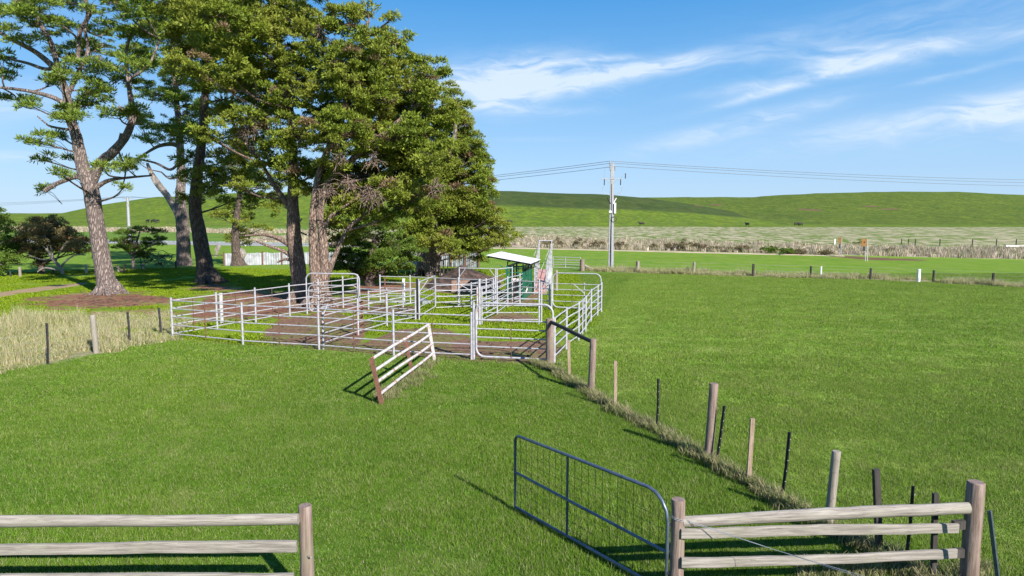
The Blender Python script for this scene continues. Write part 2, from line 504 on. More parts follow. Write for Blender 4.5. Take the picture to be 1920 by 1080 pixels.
P_LUSH = [(-500, 645), (0, 640), (320, 634), (600, 657), (886, 677), (1034, 684), (1062, 657), (1098, 624), (1129, 587), (1100, 545), (1085, 515), (1036, 506), (800, 503), (400, 500), (0, 512), (-700, 520)]
P_STRAW1 = [(-500, 785), (0, 702), (60, 684), (100, 684), (150, 668), (210, 662), (250, 652), (318, 640), (330, 606), (300, 592), (180, 594), (0, 594), (-500, 605)]
P_DIRT = [[(478, 642), (600, 655), (668, 656), (700, 606), (640, 588), (560, 592), (505, 606)],
          [(640, 660), (770, 671), (886, 680), (1040, 684), (1062, 662), (1035, 636), (985, 640), (900, 640), (830, 615), (745, 617), (690, 640)],
          [(800, 545), (850, 552), (935, 548), (945, 520), (870, 512), (800, 525)],
          [(690, 590), (775, 590), (780, 575), (700, 570)],
          [(905, 605), (1010, 600), (1000, 590), (930, 585)],
          [(940, 575), (1010, 570), (1010, 552), (945, 552)],
          [(322, 636), (480, 649), (600, 656), (740, 668), (740, 664), (600, 652), (480, 645), (322, 632)]]
P_MULCH = [[(40, 566), (110, 552), (200, 546), (262, 549), (345, 562), (300, 572), (215, 578), (110, 578)],
           [(330, 585), (405, 548), (480, 544), (575, 548), (690, 560), (690, 585), (600, 586), (520, 598), (430, 600), (380, 606)],
           [(350, 535), (430, 533), (450, 545), (380, 548)],
           [(640, 556), (790, 548), (790, 530), (650, 532)],
           [(170, 583), (300, 582), (300, 588), (170, 590)]]
P_TRACK = [[(-400, 552), (0, 548), (90, 536), (165, 529), (160, 534), (90, 544), (0, 557), (-400, 570)]]
ROADK = -0.25


def road_y(x):
    return np.interp(np.asarray(x, float), [-500, -102, -20, 3, 33, 57, 130, 300], [235, 136, 115.5, 110, 93, 79, 48, 20])


BF = [G(1090, 506), G(1195, 510), G(1301, 513.5), G(1412, 517.5), G(1520, 520), G(1632, 523), G(1750, 528.5), G(1861, 534.5), G(2000, 541)]


def back_fence_y(x):
    return np.interp(x, [p.x for p in BF], [p.y for p in BF])


def masks(x, y):
    x = np.asarray(x, float); y = np.asarray(y, float)
    mk = {}
    mk['lush'] = zone(P_LUSH, x, y, .8)
    st = zone(P_STRAW1, x + (vnoise(x, y, .9, 51) - .5) * 1.2, y + (vnoise(x, y, .7, 52) - .5) * 1.4, .7)
    # strip under the back boundary fence
    bfd = np.abs(y - back_fence_y(x) - .3)
    st = np.maximum(st, sstep(2.4, .7, bfd) * sstep(5.5, 8, x))
    mk['straw'] = st
    d = np.zeros(x.shape)
    for p in P_DIRT: d = np.maximum(d, zone(p, x, y, .6))
    mk['dirt'] = d
    d = np.zeros(x.shape)
    for p in P_MULCH: d = np.maximum(d, zone(p, x, y, 1.9))
    mk['mulch'] = d
    d = np.zeros(x.shape)
    for p in P_TRACK: d = np.maximum(d, zone(p, x, y, .6))
    mk['track'] = d
    ry = y - road_y(x)
    mk['bright'] = sstep(0, 2, y - back_fence_y(x)) * sstep(2.5, 0, ry) * sstep(-20, 0, x) + sstep(52, 60, y) * sstep(2, -3, ry) * sstep(2, -6, x)
    # dry grass beyond the road: to the right straight behind it, to the left farther back
    right = sstep(-70, -25, x)
    s_r = sstep(3.0, 5, ry) * sstep(48, 24, ry)
    s_l = sstep(42, 52, ry) * sstep(85, 70, ry)
    mk['pink'] = s_r * right + s_l * (1 - right)
    mk['mix'] = sstep(20, 40, ry) * sstep(262, 235, y) * right
    mk['hill'] = sstep(228, 262, y)
    u1 = x / np.maximum(y, 60.0) * 480
    mk['dark'] = sstep(-.5, .6, 1 - ((u1 - 62 + (y - 400) * .4) / 165) ** 2 - ((y - 412) / 72) ** 2)  # shaded zone on the face of the first hill, painted darker through this mask
    u2 = x / np.maximum(y, 60.0) * 800.0
    hh1 = np.maximum(np.interp(u1, C1[0], C1[1]) - 2.4, 0) * sstep(238, 470, y); hh2 = np.maximum(np.interp(u2, C2[0], C2[1]) - 4, 0) * sstep(268, 780, y)
    mk['hillb'] = sstep(-1.5, 1.5, hh2 - hh1) * sstep(250, 300, y) * sstep(20, 90, u1)
    sc = np.zeros(x.shape)
    global SCARS
    if SCARS is None: SCARS = [(RT(px, py), a, b) for (px, py, a, b) in ((1345, 384, 14, 4), (1520, 393, 20, 5), (1632, 387, 14, 3), (1660, 392, 18, 3), (1310, 386, 8, 3))] + [RT(965, 421), RT(1135, 412), RT(1150, 421), RT(1205, 417)]
    for (q, a, b) in SCARS[:5]:
        sc = np.maximum(sc, np.exp(-((x - q.x) / (a * q.y / F)) ** 2 - ((y - q.y) / (b * 2.4)) ** 2))
    for (a, b) in ((SCARS[5], SCARS[6]), (SCARS[7], SCARS[8])):
        t = np.clip(((x - a.x) * (b.x - a.x) + (y - a.y) * (b.y - a.y)) / ((b.x - a.x) ** 2 + (b.y - a.y) ** 2), 0, 1)
        dd = np.hypot(x - a.x - t * (b.x - a.x), y - a.y - t * (b.y - a.y))
        mk['track'] = np.maximum(mk['track'], sstep(3.0, 1.2, dd))
    mk['scar'] = np.maximum(sc, zone([(1556, 478), (1640, 483), (1740, 487), (1740, 489), (1640, 488), (1556, 481)], x, y, .8) * .8)
    return mk


def axis(lo, a, b, hi, fine, grow, top):
    xs = list(np.arange(a, b + 1e-6, fine))
    s = fine; v = xs[-1]
    while v < hi:
        s = min(s * grow, top); v += s; xs.append(v)
    s = fine; v = xs[0]; pre = []
    while v > lo:
        s = min(s * grow, top); v -= s; pre.append(v)
    return np.array(pre[::-1] + xs)


gx = axis(-1600, -36, 14, 1600, .28, 1.045, 22)
gy = axis(-120, 20, 66, 1000, .28, 1.028, 3.2)
gy = np.concatenate([gy, np.arange(gy[-1] + 25, 3200, 60)])
XX, YY = np.meshgrid(gx, gy)
ZZ = T(XX, YY)
nx, ny = len(gx), len(gy)
V = np.stack([XX.ravel(), YY.ravel(), ZZ.ravel()], 1)
ii = (np.arange(ny - 1)[:, None] * nx + np.arange(nx - 1)[None, :]).ravel()
FQ = np.stack([ii, ii + 1, ii + nx + 1, ii + nx], 1)
mk = masks(V[:, 0], V[:, 1])

m, nt, bs = new_mat('ground_cover')
pos = nt.n('ShaderNodeNewGeometry').outputs['Position']
nL = nt.noise(pos, .045, 4, .55); nM = nt.noise(pos, .45, 5, .62); nS = nt.noise(pos, 4.5, 5, .7); nF = nt.noise(pos, 26, 3, .7)
nH = nt.noise(nt.mapping(pos, (.14, .06, .14)), 1.0, 7, .72)
mott = nt.noise(nt.mapping(pos, (.55, .22, .5)), 1.0, 7, .74)
grass = nt.mix(nt.ramp(nL, .3, .7), (.060, .140, .010), (.095, .175, .014))
grass = nt.mix(nt.math('MULTIPLY', nt.ramp(nM, .35, .65), .8), grass, (.140, .215, .032))
grass = nt.mix(nt.math('MULTIPLY', nt.ramp(nS, .45, .7), .55), grass, (.185, .265, .050))
grass = nt.mix(nt.math('MULTIPLY', nt.ramp(nF, .55, .75), .35), grass, (.02, .045, .008))


def fac(name, nse, k=.55, lo=.42, hi=.62):
    a = attr(nt, name)
    return nt.math('MULTIPLY', nt.ramp(nt.math('ADD', a, nt.math('MULTIPLY', nt.math('SUBTRACT', nse, .5), k)), lo, hi), nt.math('GREATER_THAN', a, .02))


grass = pasture_tint(nt, pos, grass)
lush = nt.mix(nt.ramp(nM, .35, .65), (.125, .205, .010), (.19, .255, .02))
grass = pasture_tint(nt, pos, grass)
lush = nt.mix(nt.math('MULTIPLY', nt.ramp(nS, .5, .75), .5), lush, (.25, .24, .09))
col = nt.mix(fac('lush', nM), grass, lush)
bright = nt.mix(nt.ramp(mott, .3, .7), (.105, .215, .010), (.185, .255, .028))
bright = nt.mix(nt.math('MULTIPLY', nt.ramp(nM, .5, .72), .5), bright, (.22, .24, .09))
col = nt.mix(fac('bright', nM, .3), col, bright)
straw = nt.mix(nt.ramp(nS, .35, .65), (.16, .175, .06), (.36, .31, .19))
col = nt.mix(fac('straw', nS), col, straw)
dirt = nt.mix(nt.ramp(nS, .3, .7), (.145, .076, .050), (.255, .150, .108))
dirt = nt.mix(nt.math('MULTIPLY', nt.ramp(nF, .5, .7), .5), dirt, (.06, .035, .025))
dirt = nt.mix(nt.math('MULTIPLY', nt.math('MULTIPLY', nt.ramp(nM, .40, .62), nt.ramp(nS, .42, .56)), .85), dirt, nt.mix(nF, (.10, .16, .015), (.20, .24, .05)))
col = nt.mix(fac('dirt', nM, .9, .38, .6), col, dirt)
mul = nt.mix(nt.ramp(nS, .3, .7), (.13, .052, .030), (.33, .165, .11))
mul = nt.mix(nt.math('MULTIPLY', nt.ramp(nM, .5, .62), .75), mul, nt.mix(nS, (.38, .24, .17), (.17, .20, .03)))
mul = nt.mix(nt.math('MULTIPLY', nt.ramp(nF, .5, .7), .6), mul, (.06, .03, .02))
nR = nt.ramp(nt.noise(pos, .8, 6, .7), .36, .64)
col = nt.mix(fac('mulch', nR, .95, .42, .62), col, mul)
trk = nt.mix(nS, (.25, .17, .10), (.40, .29, .17))
col = nt.mix(fac('track', nM, .5), col, trk)
mixf = nt.mix(nt.ramp(mott, .42, .60), (.105, .160, .022), (.42, .35, .24))
pink = nt.mix(nt.ramp(mott, .3, .7), (.27, .20, .145), (.48, .39, .29))
col = nt.mix(fac('mix', mott, .5), col, mixf)
hill = nt.mix(nt.ramp(nH, .3, .7), (.080, .145, .006), (.170, .240, .012))
hill = nt.mix(nt.math('MULTIPLY', nt.ramp(nM, .40, .58), .75), hill, (.055, .080, .012))
hill = nt.mix(nt.math('MULTIPLY', nt.ramp(mott, .5, .68), .5), hill, (.20, .21, .06))
hill = nt.mix(nt.math('MULTIPLY', nt.ramp(nS, .48, .72), .35), hill, (.20, .235, .035))
hill_shade = nt.mix(nt.ramp(nH, .3, .7), (.024, .042, .010), (.055, .072, .020))  # shade on the first hill, put into the ground colour
hill = nt.mix(nt.math('MULTIPLY', fac('dark', nH, .8, .2, .75), .85), hill, hill_shade)
hillb = nt.mix(nt.ramp(nH, .32, .68), (.060, .105, .008), (.150, .195, .018))
hillb = nt.mix(nt.math('MULTIPLY', nt.ramp(mott, .46, .66), .45), hillb, (.16, .17, .045))
hillb = nt.mix(nt.math('MULTIPLY', nt.ramp(nM, .42, .58), .7), hillb, (.035, .055, .008))
hill = nt.mix(nt.math('MULTIPLY', fac('hillb', nM, .5), .85), hill, hillb)
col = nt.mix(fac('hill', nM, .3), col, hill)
col = nt.mix(fac('pink', mott, .6), col, pink)
col = nt.mix(fac('scar', nH, .7, .3, .55), col, (.15, .085, .05))
nt.set(bs.inputs['Base Color'], col); bs.inputs['Roughness'].default_value = .95
bs.inputs['Specular IOR Level'].default_value = .12
camd = nt.n('ShaderNodeNewGeometry')
bump(nt, bs, nt.math('ADD', nt.math('ADD', nt.math('MULTIPLY', nS, .6), nt.math('MULTIPLY', nF, .3)), nt.math('MULTIPLY', nM, 1.2)), .75, .16)
M['ground'] = m
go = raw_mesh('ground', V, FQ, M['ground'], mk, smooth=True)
tag(go, kind='structure')

# gravel road behind the paddock, as a sheet that follows the land
rb = MB(); rb.smooth = True
xs = np.arange(-420, 44, 2.5)
for lane, (o0, o1, dz) in enumerate(((-3.1, 3.1, .06),)):
    pass
RV = []
for x_ in xs:
    yc = float(road_y(x_))
    wf = float(np.interp(x_, [-60, -25, 30, 44], [1, .42, .36, .05])) * (1 + .25 * float(vnoise(x_, 0, 6, 2) - .5))
    for o_, dz in ((-3.6, -.12), (-2.9, .05), (-1.2, .10), (1.2, .10), (2.9, .05), (3.6, -.12)):
        o_ *= wf; RV.append((x_, yc + o_, TZ(x_, yc + o_) + dz))
RV = np.array(RV); k = 6
idx = np.array([(i * k + j, (i + 1) * k + j, (i + 1) * k + j + 1, i * k + j + 1) for i in range(len(xs) - 1) for j in range(k - 1)])
m, nt, bs = new_mat('gravel_road')
pos = nt.n('ShaderNodeNewGeometry').outputs['Position']
n1 = nt.noise(nt.mapping(pos, (.3, 1.2, 1)), 1, 5, .6)
sx = nt.n('ShaderNodeSeparateXYZ'); nt.t.links.new(pos, sx.inputs[0])
leftish = nt.ramp(sx.outputs[0], -12, -40)
c_ = nt.mix(nt.ramp(n1, .3, .7), (.34, .25, .17), (.50, .40, .28))
c_ = nt.mix(leftish, c_, nt.mix(n1, (.20, .19, .19), (.34, .32, .32)))
nt.set(bs.inputs['Base Color'], c_); bs.inputs['Roughness'].default_value = .9
tag(raw_mesh('road', RV, idx, m, smooth=True), kind='structure')


# ------------------------------------------------------------------ scattered blades
def blade_tuft(name, n, rad, h0, h1, wd, lean, mat, loc, seed=1, seg=1, cover='disc'):
    """one small patch of blades; returned as a real object lying on the land"""
    r = np.random.RandomState(seed)
    an = r.rand(n) * 2 * np.pi; rr = np.sqrt(r.rand(n)) * rad
    bx, by = rr * np.cos(an), rr * np.sin(an)
    hh = h0 + (h1 - h0) * r.rand(n); la = r.rand(n) * 2 * np.pi; le = lean * (0.25 + r.rand(n))
    wa = r.rand(n) * 2 * np.pi
    dx, dy = np.cos(wa) * wd / 2, np.sin(wa) * wd / 2
    Vs, Fs, hg, vr = [], [], [], []
    v = r.rand(n)
    if seg == 1:
        P = np.zeros((n, 3, 3))
        P[:, 0] = np.stack([bx - dx, by - dy, np.full(n, -.01)], 1)
        P[:, 1] = np.stack([bx + dx, by + dy, np.full(n, -.01)], 1)
        P[:, 2] = np.stack([bx + np.cos(la) * hh * le, by + np.sin(la) * hh * le, hh * np.sqrt(np.clip(1 - (le * .7) ** 2, .2, 1))], 1)
        Vv = P.reshape(-1, 3); Ff = np.arange(n * 3).reshape(n, 3)
        hg = np.tile([0, 0, 1.0], n); vr = np.repeat(v, 3)
    else:
        P = np.zeros((n, 5, 3)); mid = .55
        P[:, 0] = np.stack([bx - dx, by - dy, np.full(n, -.01)], 1)
        P[:, 1] = np.stack([bx + dx, by + dy, np.full(n, -.01)], 1)
        mx, my, mz = bx + np.cos(la) * hh * le * .3, by + np.sin(la) * hh * le * .3, hh * mid
        P[:, 2] = np.stack([mx + dx * .75, my + dy * .75, mz], 1)
        P[:, 3] = np.stack([mx - dx * .75, my - dy * .75, mz], 1)
        P[:, 4] = np.stack([bx + np.cos(la) * hh * le, by + np.sin(la) * hh * le, hh * (1 - .35 * le)], 1)
        Vv = P.reshape(-1, 3)
        b = (np.arange(n) * 5)[:, None]
        Ff = np.concatenate([b + [0, 1, 2], b + [0, 2, 3], b + [3, 2, 4]])
        hg = np.tile([0, 0, .5, .5, 1.0], n); vr = np.repeat(v, 5)
    o = raw_mesh(name, Vv, Ff, mat, {'var': vr, 'hgt': hg})
    o.location = loc
    return o


def scatter(name, proto, P, rot, scl, label, cat):
    me = D.meshes.new(name); me.vertices.add(len(P)); me.vertices.foreach_set('co', np.asarray(P, np.float32).ravel())
    a = me.attributes.new('rot', 'FLOAT_VECTOR', 'POINT'); a.data.foreach_set('vector', np.asarray(rot, np.float32).ravel())
    a = me.attributes.new('scl', 'FLOAT_VECTOR', 'POINT'); a.data.foreach_set('vector', np.asarray(scl, np.float32).ravel())
    me.update()
    o = D.objects.new(name, me); COL.objects.link(o)
    ng = D.node_groups.new(name, 'GeometryNodeTree')
    ng.interface.new_socket('Geometry', in_out='INPUT', socket_type='NodeSocketGeometry')
    ng.interface.new_socket('Geometry', in_out='OUTPUT', socket_type='NodeSocketGeometry')
    gi = ng.nodes.new('NodeGroupInput'); gout = ng.nodes.new('NodeGroupOutput')
    iop = ng.nodes.new('GeometryNodeInstanceOnPoints')
    oi = ng.nodes.new('GeometryNodeObjectInfo'); oi.inputs['Object'].default_value = proto; oi.transform_space = 'ORIGINAL'
    nr = ng.nodes.new('GeometryNodeInputNamedAttribute'); nr.data_type = 'FLOAT_VECTOR'; nr.inputs['Name'].default_value = 'rot'
    ns = ng.nodes.new('GeometryNodeInputNamedAttribute'); ns.data_type = 'FLOAT_VECTOR'; ns.inputs['Name'].default_value = 'scl'
    e2r = ng.nodes.new('FunctionNodeEulerToRotation')
    L = ng.links.new
    L(gi.outputs[0], iop.inputs['Points']); L(oi.outputs['Geometry'], iop.inputs['Instance'])
    L(nr.outputs['Attribute'], e2r.inputs[0]); L(e2r.outputs[0], iop.inputs['Rotation'])
    L(ns.outputs['Attribute'], iop.inputs['Scale']); L(iop.outputs[0], gout.inputs[0])
    md = o.modifiers.new('blades', 'NODES'); md.node_group = ng
    o['kind'] = 'stuff'; o['label'] = label; o['category'] = cat
    return o


def jit_grid(x0, x1, y0, y1, s, r):
    a = np.arange(x0, x1, s); b = np.arange(y0, y1, s)
    A, B = np.meshgrid(a, b); A = A.ravel() + (r.rand(A.size) - .5) * s; B = B.ravel() + (r.rand(B.size) - .5) * s
    return A, B


def rs_of(n, r, s0, s1, zs0=.8, zs1=1.25):
    rot = np.zeros((n, 3)); rot[:, 2] = r.rand(n) * 6.283
    s = s0 + (s1 - s0) * r.rand(n)
    return rot, np.stack([s, s, s * (zs0 + (zs1 - zs0) * r.rand(n))], 1)


r_ = np.random.RandomState(5)
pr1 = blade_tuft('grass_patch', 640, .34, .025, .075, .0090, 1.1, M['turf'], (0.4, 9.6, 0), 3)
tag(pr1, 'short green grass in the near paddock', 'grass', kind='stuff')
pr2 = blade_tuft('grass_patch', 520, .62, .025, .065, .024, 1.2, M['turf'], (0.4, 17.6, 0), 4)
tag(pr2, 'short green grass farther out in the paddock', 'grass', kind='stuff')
pr3 = blade_tuft('weed_patch', 120, .42, .04, .13, .030, .9, M['lush'], (-6.5, 32.2, 0), 5, seg=2)
tag(pr3, 'bright green leafy weeds inside the yards', 'weeds', kind='stuff')
pr4 = blade_tuft('dry_grass_tuft', 60, .16, .35, .85, .012, .35, M['straw'], (-14.6, 27.0, 0), 6, seg=2)
tag(pr4, 'tall pale dry grass beside the yards', 'dry grass', kind='stuff')
pr5 = blade_tuft('roadside_grass_tuft', 46, .55, .45, 1.0, .05, .3, M['strawpink'], (20, 112, 0), 7, seg=2)
tag(pr5, 'tall pinkish dry grass behind the road', 'dry grass', kind='stuff')
pr6 = blade_tuft('fence_line_tuft', 55, .13, .12, .30, .010, .55, M['ridgegrass'], (1.6, 22.0, 0), 8, seg=2)
tag(pr6, 'unmown grass tuft under the wire fence', 'grass', kind='stuff')


def infrustum(x, y, mrg=1.22):
    return np.abs(x) < (y * .75 * mrg + 1.5)


def turf_ok(x, y):
    k_ = masks(x, y)
    return (k_['lush'] < .5) & (k_['straw'] < .6) & (k_['track'] < .3)


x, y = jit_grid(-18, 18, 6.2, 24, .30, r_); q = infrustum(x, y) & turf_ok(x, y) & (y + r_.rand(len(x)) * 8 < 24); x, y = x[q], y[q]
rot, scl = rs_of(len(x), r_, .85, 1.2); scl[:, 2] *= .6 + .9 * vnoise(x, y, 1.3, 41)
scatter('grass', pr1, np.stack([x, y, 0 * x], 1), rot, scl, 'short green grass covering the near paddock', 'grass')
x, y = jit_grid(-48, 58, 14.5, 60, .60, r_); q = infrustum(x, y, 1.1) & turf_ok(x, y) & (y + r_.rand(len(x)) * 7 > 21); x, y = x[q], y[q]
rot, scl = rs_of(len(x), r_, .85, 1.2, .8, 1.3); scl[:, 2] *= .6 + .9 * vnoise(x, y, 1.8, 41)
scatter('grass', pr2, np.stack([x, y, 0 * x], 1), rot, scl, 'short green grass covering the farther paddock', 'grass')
x, y = jit_grid(-46, 10, 23, 66, .52, r_); k_ = masks(x, y)
bare = np.maximum(np.maximum(k_['dirt'], k_['mulch']), k_['track'])
q = infrustum(x, y, 1.15) & (k_['lush'] > .5) & (bare * 1.25 + (vnoise(x, y, 1.6, 9) - .5) * 1.0 < .42) & (vnoise(x, y, 2.4, 2) > .22)
x, y = x[q], y[q]; rot, scl = rs_of(len(x), r_, .7, 1.25, .5, 1.2)
scatter('weeds', pr3, np.stack([x, y, 0 * x], 1), rot, scl, 'bright green weeds in the yards and under the trees', 'weeds')
x, y = jit_grid(-34, 60, 18, 70, .27, r_); k_ = masks(x, y)
q = infrustum(x, y, 1.15) & (k_['straw'] > .35) & (vnoise(x, y, 1.1, 6) > np.where(y > 44, .30, .34))
x, y = x[q], y[q]; rot, scl = rs_of(len(x), r_, .55, 1.15, .7, 1.2)
scl[:, 2] *= np.where(y > 46, .8, 1.0) * (.36 + .85 * vnoise(x, y, 1.4, 31)) * (.55 + .45 * sstep(-.2, 2.0, sdist(world_poly(P_STRAW1), x, y)) + np.where(y > 44, .45, 0))
scatter('dry_grass', pr4, np.stack([x, y, 0 * x], 1), rot, scl, 'tall pale dry grass along the left fence and the back boundary', 'dry grass')
x, y = jit_grid(-190, 150, 70, 240, 1.15, r_); k_ = masks(x, y)
q = infrustum(x, y, 1.15) & (k_['pink'] > .3) & (vnoise(x, y, 3.2, 8) > .28 + sstep(20, 36, y - road_y(x)) * .2)
x, y = x[q], y[q]; rot, scl = rs_of(len(x), r_, .7, 1.3, .6, 1.3)
scatter('dry_grass', pr5, np.stack([x, y, T(x, y)], 1), rot, scl * np.array([1, 1, .8]), 'band of pinkish dry grass behind the road', 'dry grass')
# ridge of unmown grass under the wire fence
FL = [G(995, 680), G(1030, 692), G(1066, 712), G(1108, 740), G(1154, 770), G(1231, 808), G(1327, 866), G(1404, 908), G(1465, 945), G(1553, 992), G(1648, 1040), G(1730, 1085), G(1822, 1140)]
pts = []
for a, b in zip(FL[:-1], FL[1:]):
    n_ = int((b - a).length / .022)
    for i in range(n_):
        p_ = a.lerp(b, (i + rnd.random()) / n_); d_ = (b - a).normalized(); pr = Vector((-d_.y, d_.x, 0))
        p_ = p_ + pr * rnd.gauss(-.02, .075)
        pts.append((p_.x, p_.y, 0))
for (u, v_) in ((720, 748), (735, 738), (750, 727), (768, 716), (785, 702), (800, 690), (810, 682), (740, 742), (776, 722), (795, 706)):
    for i in range(9):
        g_ = G(u, v_); pts.append((g_.x + rnd.gauss(0, .18), g_.y + rnd.gauss(0, .2), 0))
for i in range(150):
    g_ = G(rnd.uniform(1500, 1850), rnd.uniform(1060, 1180)); pts.append((g_.x, g_.y, 0))
P_ = np.array(pts); rot, scl = rs_of(len(P_), r_, .6, 1.15, .6, 1.2)
scatter('fence_line_grass', pr6, P_, rot, scl, 'ridge of unmown grass under the wire fence', 'grass')

# sticks and litter under the trees, clods in the yards
b = MB(); r = random.Random(3)
for i in range(420):
    u, v_ = ((r.gauss(205, 70), r.gauss(560, 9)), (r.gauss(470, 80), r.gauss(568, 14)), (r.gauss(620, 60), r.gauss(566, 9)))[i % 3]
    p = G(u, max(v_, 538)); a = r.uniform(0, 6.28); L = r.uniform(.12, .6); d = Vector((math.cos(a), math.sin(a), r.uniform(0, .15))) * L
    b.tube([p + UP_ * .015, p + d * .5 + UP_ * .03, p + d + UP_ * .02], [.014, .012, .005], 4, cap=False)
tag(b.build('fallen_sticks', M['twig']), 'fallen sticks scattered on the red litter under the trees', 'sticks', kind='stuff')
b = MB(); WP = [world_poly(q) for q in P_DIRT[:4]]
for i in range(700):
    pg = P_DIRT[i % 4]; us = [q[0] for q in pg]; vs = [q[1] for q in pg]
    p = G(r.uniform(min(us), max(us)), r.uniform(min(vs), max(vs)))
    if sdist(WP[i % 4], np.array([p.x]), np.array([p.y]))[0] < .1: continue
    s_ = r.uniform(.02, .075); n_ = r.choice((5, 6))
    b.tube([p - UP_ * .02, p + UP_ * s_ * .5, p + UP_ * s_ * .9], [s_ * 1.1, s_ * .9, s_ * .3], n_, wob=.25)
mcl = mat_bark('dry_earth_clod', (.10, .06, .042), (.22, .14, .10), (.05, .03, .022), 4)
tag(b.build('earth_clods', mcl), 'trampled clods of earth in the yards', 'clods', kind='stuff')

# ------------------------------------------------------------------ cattle yards
def arc(c, u, v_, r, a0, a1, n=6):
    return [c + u * (r * math.cos(a0 + (a1 - a0) * i / n)) + v_ * (r * math.sin(a0 + (a1 - a0) * i / n)) for i in range(n + 1)]


UP = Vector((0, 0, 1))
RH = [1.52, 1.19, .86, .53, .17]
YG = 'steel rail panels of the cattle yards'


def panel(p0, p1, label, heights=RH, ends=(1, 1), mid=.48, post_h=1.64, brace=None, mat='rail', r=.0235):
    """one steel yard panel: rails between uprights"""
    p0 = Vector(p0); p1 = Vector(p1)
    t = empty('yard_fence', p0, label, 'fence', YG)
    d = (p1 - p0).normalized()
    for h in heights:
        b = MB(); sag = rnd.uniform(-.012, .012)
        b.tube([p0 + d * .03 + UP * h, (p0 + p1) / 2 + UP * (h + sag), p1 - d * .03 + UP * h], r, 8)
        b.build('rail', M[mat], t)
    if ends[0]:
        b = MB(); q = p0 + d * .035; b.tube([q - UP * .08, q + UP * post_h * .5, q + UP * post_h], .042, 8); b.build('post', M[mat], t)
    if ends[1]:
        b = MB(); q = p1 - d * .035; b.tube([q - UP * .08, q + UP * post_h * .5, q + UP * post_h], .042, 8); b.build('post', M[mat], t)
    if mid is not None:
        b = MB(); q = p0.lerp(p1, mid); s = d.cross(UP) * .034
        b.bar(q + s + UP * (heights[-1] - .03), q + s + UP * (heights[0] - .02), .035, .012, d); o = b.build('upright_strap', M['rust'], t)
    if brace:
        b = MB(); a, za, c, zc = brace
        b.tube([p0.lerp(p1, a) + UP * za, p0.lerp(p1, c) + UP * zc], .022, 8); b.build('brace', M[mat], t)
    return t


def hoop_gate(p0, p1, label, z0=.12, z1=1.9, rails=(1.45, 1.1, .8, .46), r=.030, cr=.28, rr=.022, mid=.45, mat='rail', brace=None, group='round cornered steel gates of the yards', corners=4):
    p0 = Vector(p0); p1 = Vector(p1); d = (p1 - p0).normalized(); L = (p1 - p0).length
    t = empty('yard_gate', p0, label, 'gate', group)
    pts = []
    if corners == 4:
        pts += arc(p0 + d * cr + UP * (z0 + cr), d, UP, cr, math.pi, 1.5 * math.pi)
        pts += arc(p1 - d * cr + UP * (z0 + cr), d, UP, cr, 1.5 * math.pi, 2 * math.pi)
    else:
        pts += [p0 + UP * z0, p1 + UP * z0]
    pts += arc(p1 - d * cr + UP * (z1 - cr), d, UP, cr, 0, .5 * math.pi)
    pts += arc(p0 + d * cr + UP * (z1 - cr), d, UP, cr, .5 * math.pi, math.pi)
    b = MB(); b.tube(pts, r, 8, closed=True); b.build('frame', M[mat], t)
    for h in rails:
        b = MB(); b.tube([p0 + d * .02 + UP * h, p1 - d * .02 + UP * h], rr, 8); b.build('rail', M[mat], t)
    if mid is not None:
        b = MB(); q = p0.lerp(p1, mid); s = d.cross(UP) * .03
        b.bar(q + s + UP * (z0), q + s + UP * (rails[0]), .035, .012, d); b.build('upright_strap', M['rust'], t)
    if brace:
        b = MB(); a, za, c, zc = brace
        b.tube([p0.lerp(p1, a) + UP * za, p0.lerp(p1, c) + UP * zc], .022, 8); b.build('brace', M[mat], t)
    return t


def hoop(p0, p1, h, label, cr=.35, r=.036, square=False, braces=False):
    p0 = Vector(p0); p1 = Vector(p1); d = (p1 - p0).normalized()
    t = empty('gateway_hoop', p0, label, 'gateway', 'tall gateway frames of the yards')
    if square:
        for q in (p0, p1):
            b = MB(); b.tube([q - UP * .08, q + UP * h], r, 8); b.build('post', M['rail'], t)
        b = MB(); b.tube([p0 + UP * (h - .05), p1 + UP * (h - .05)], r * .8, 8); b.build('top_bar', M['rail'], t)
        if braces:
            L = (p1 - p0).length; k = min(.36, .5 * L) / L
            for (a, c) in ((0, k), (1, 1 - k)):
                b = MB(); b.tube([p0.lerp(p1, a) + UP * (h - .55), p0.lerp(p1, c) + UP * (h - .07)], r * .6, 8); b.build('brace', M['rail'], t)
    else:
        pts = [p0 - UP * .08] + arc(p0 + d * cr + UP * (h - cr), d, UP, cr, math.pi, .5 * math.pi) + arc(p1 - d * cr + UP * (h - cr), d, UP, cr, .5 * math.pi, 0) + [p1 - UP * .08]
        b = MB(); b.tube(pts, r, 8); b.build('hoop', M['rail'], t)
    return t


def gate_post(p, h, label, mat='rail', r=.05, sq=False):
    b = MB(); p = Vector(p)
    if sq: b.bar(p - UP * .1, p + UP * h, r * 2, r * 2, Vector((0, 1, 0)))
    else: b.tube([p - UP * .1, p + UP * h * .5, p + UP * h], r, 10)
    o = b.build('steel_post', M[mat]); tag(o, label, 'post', 'steel posts inside the yards'); return o


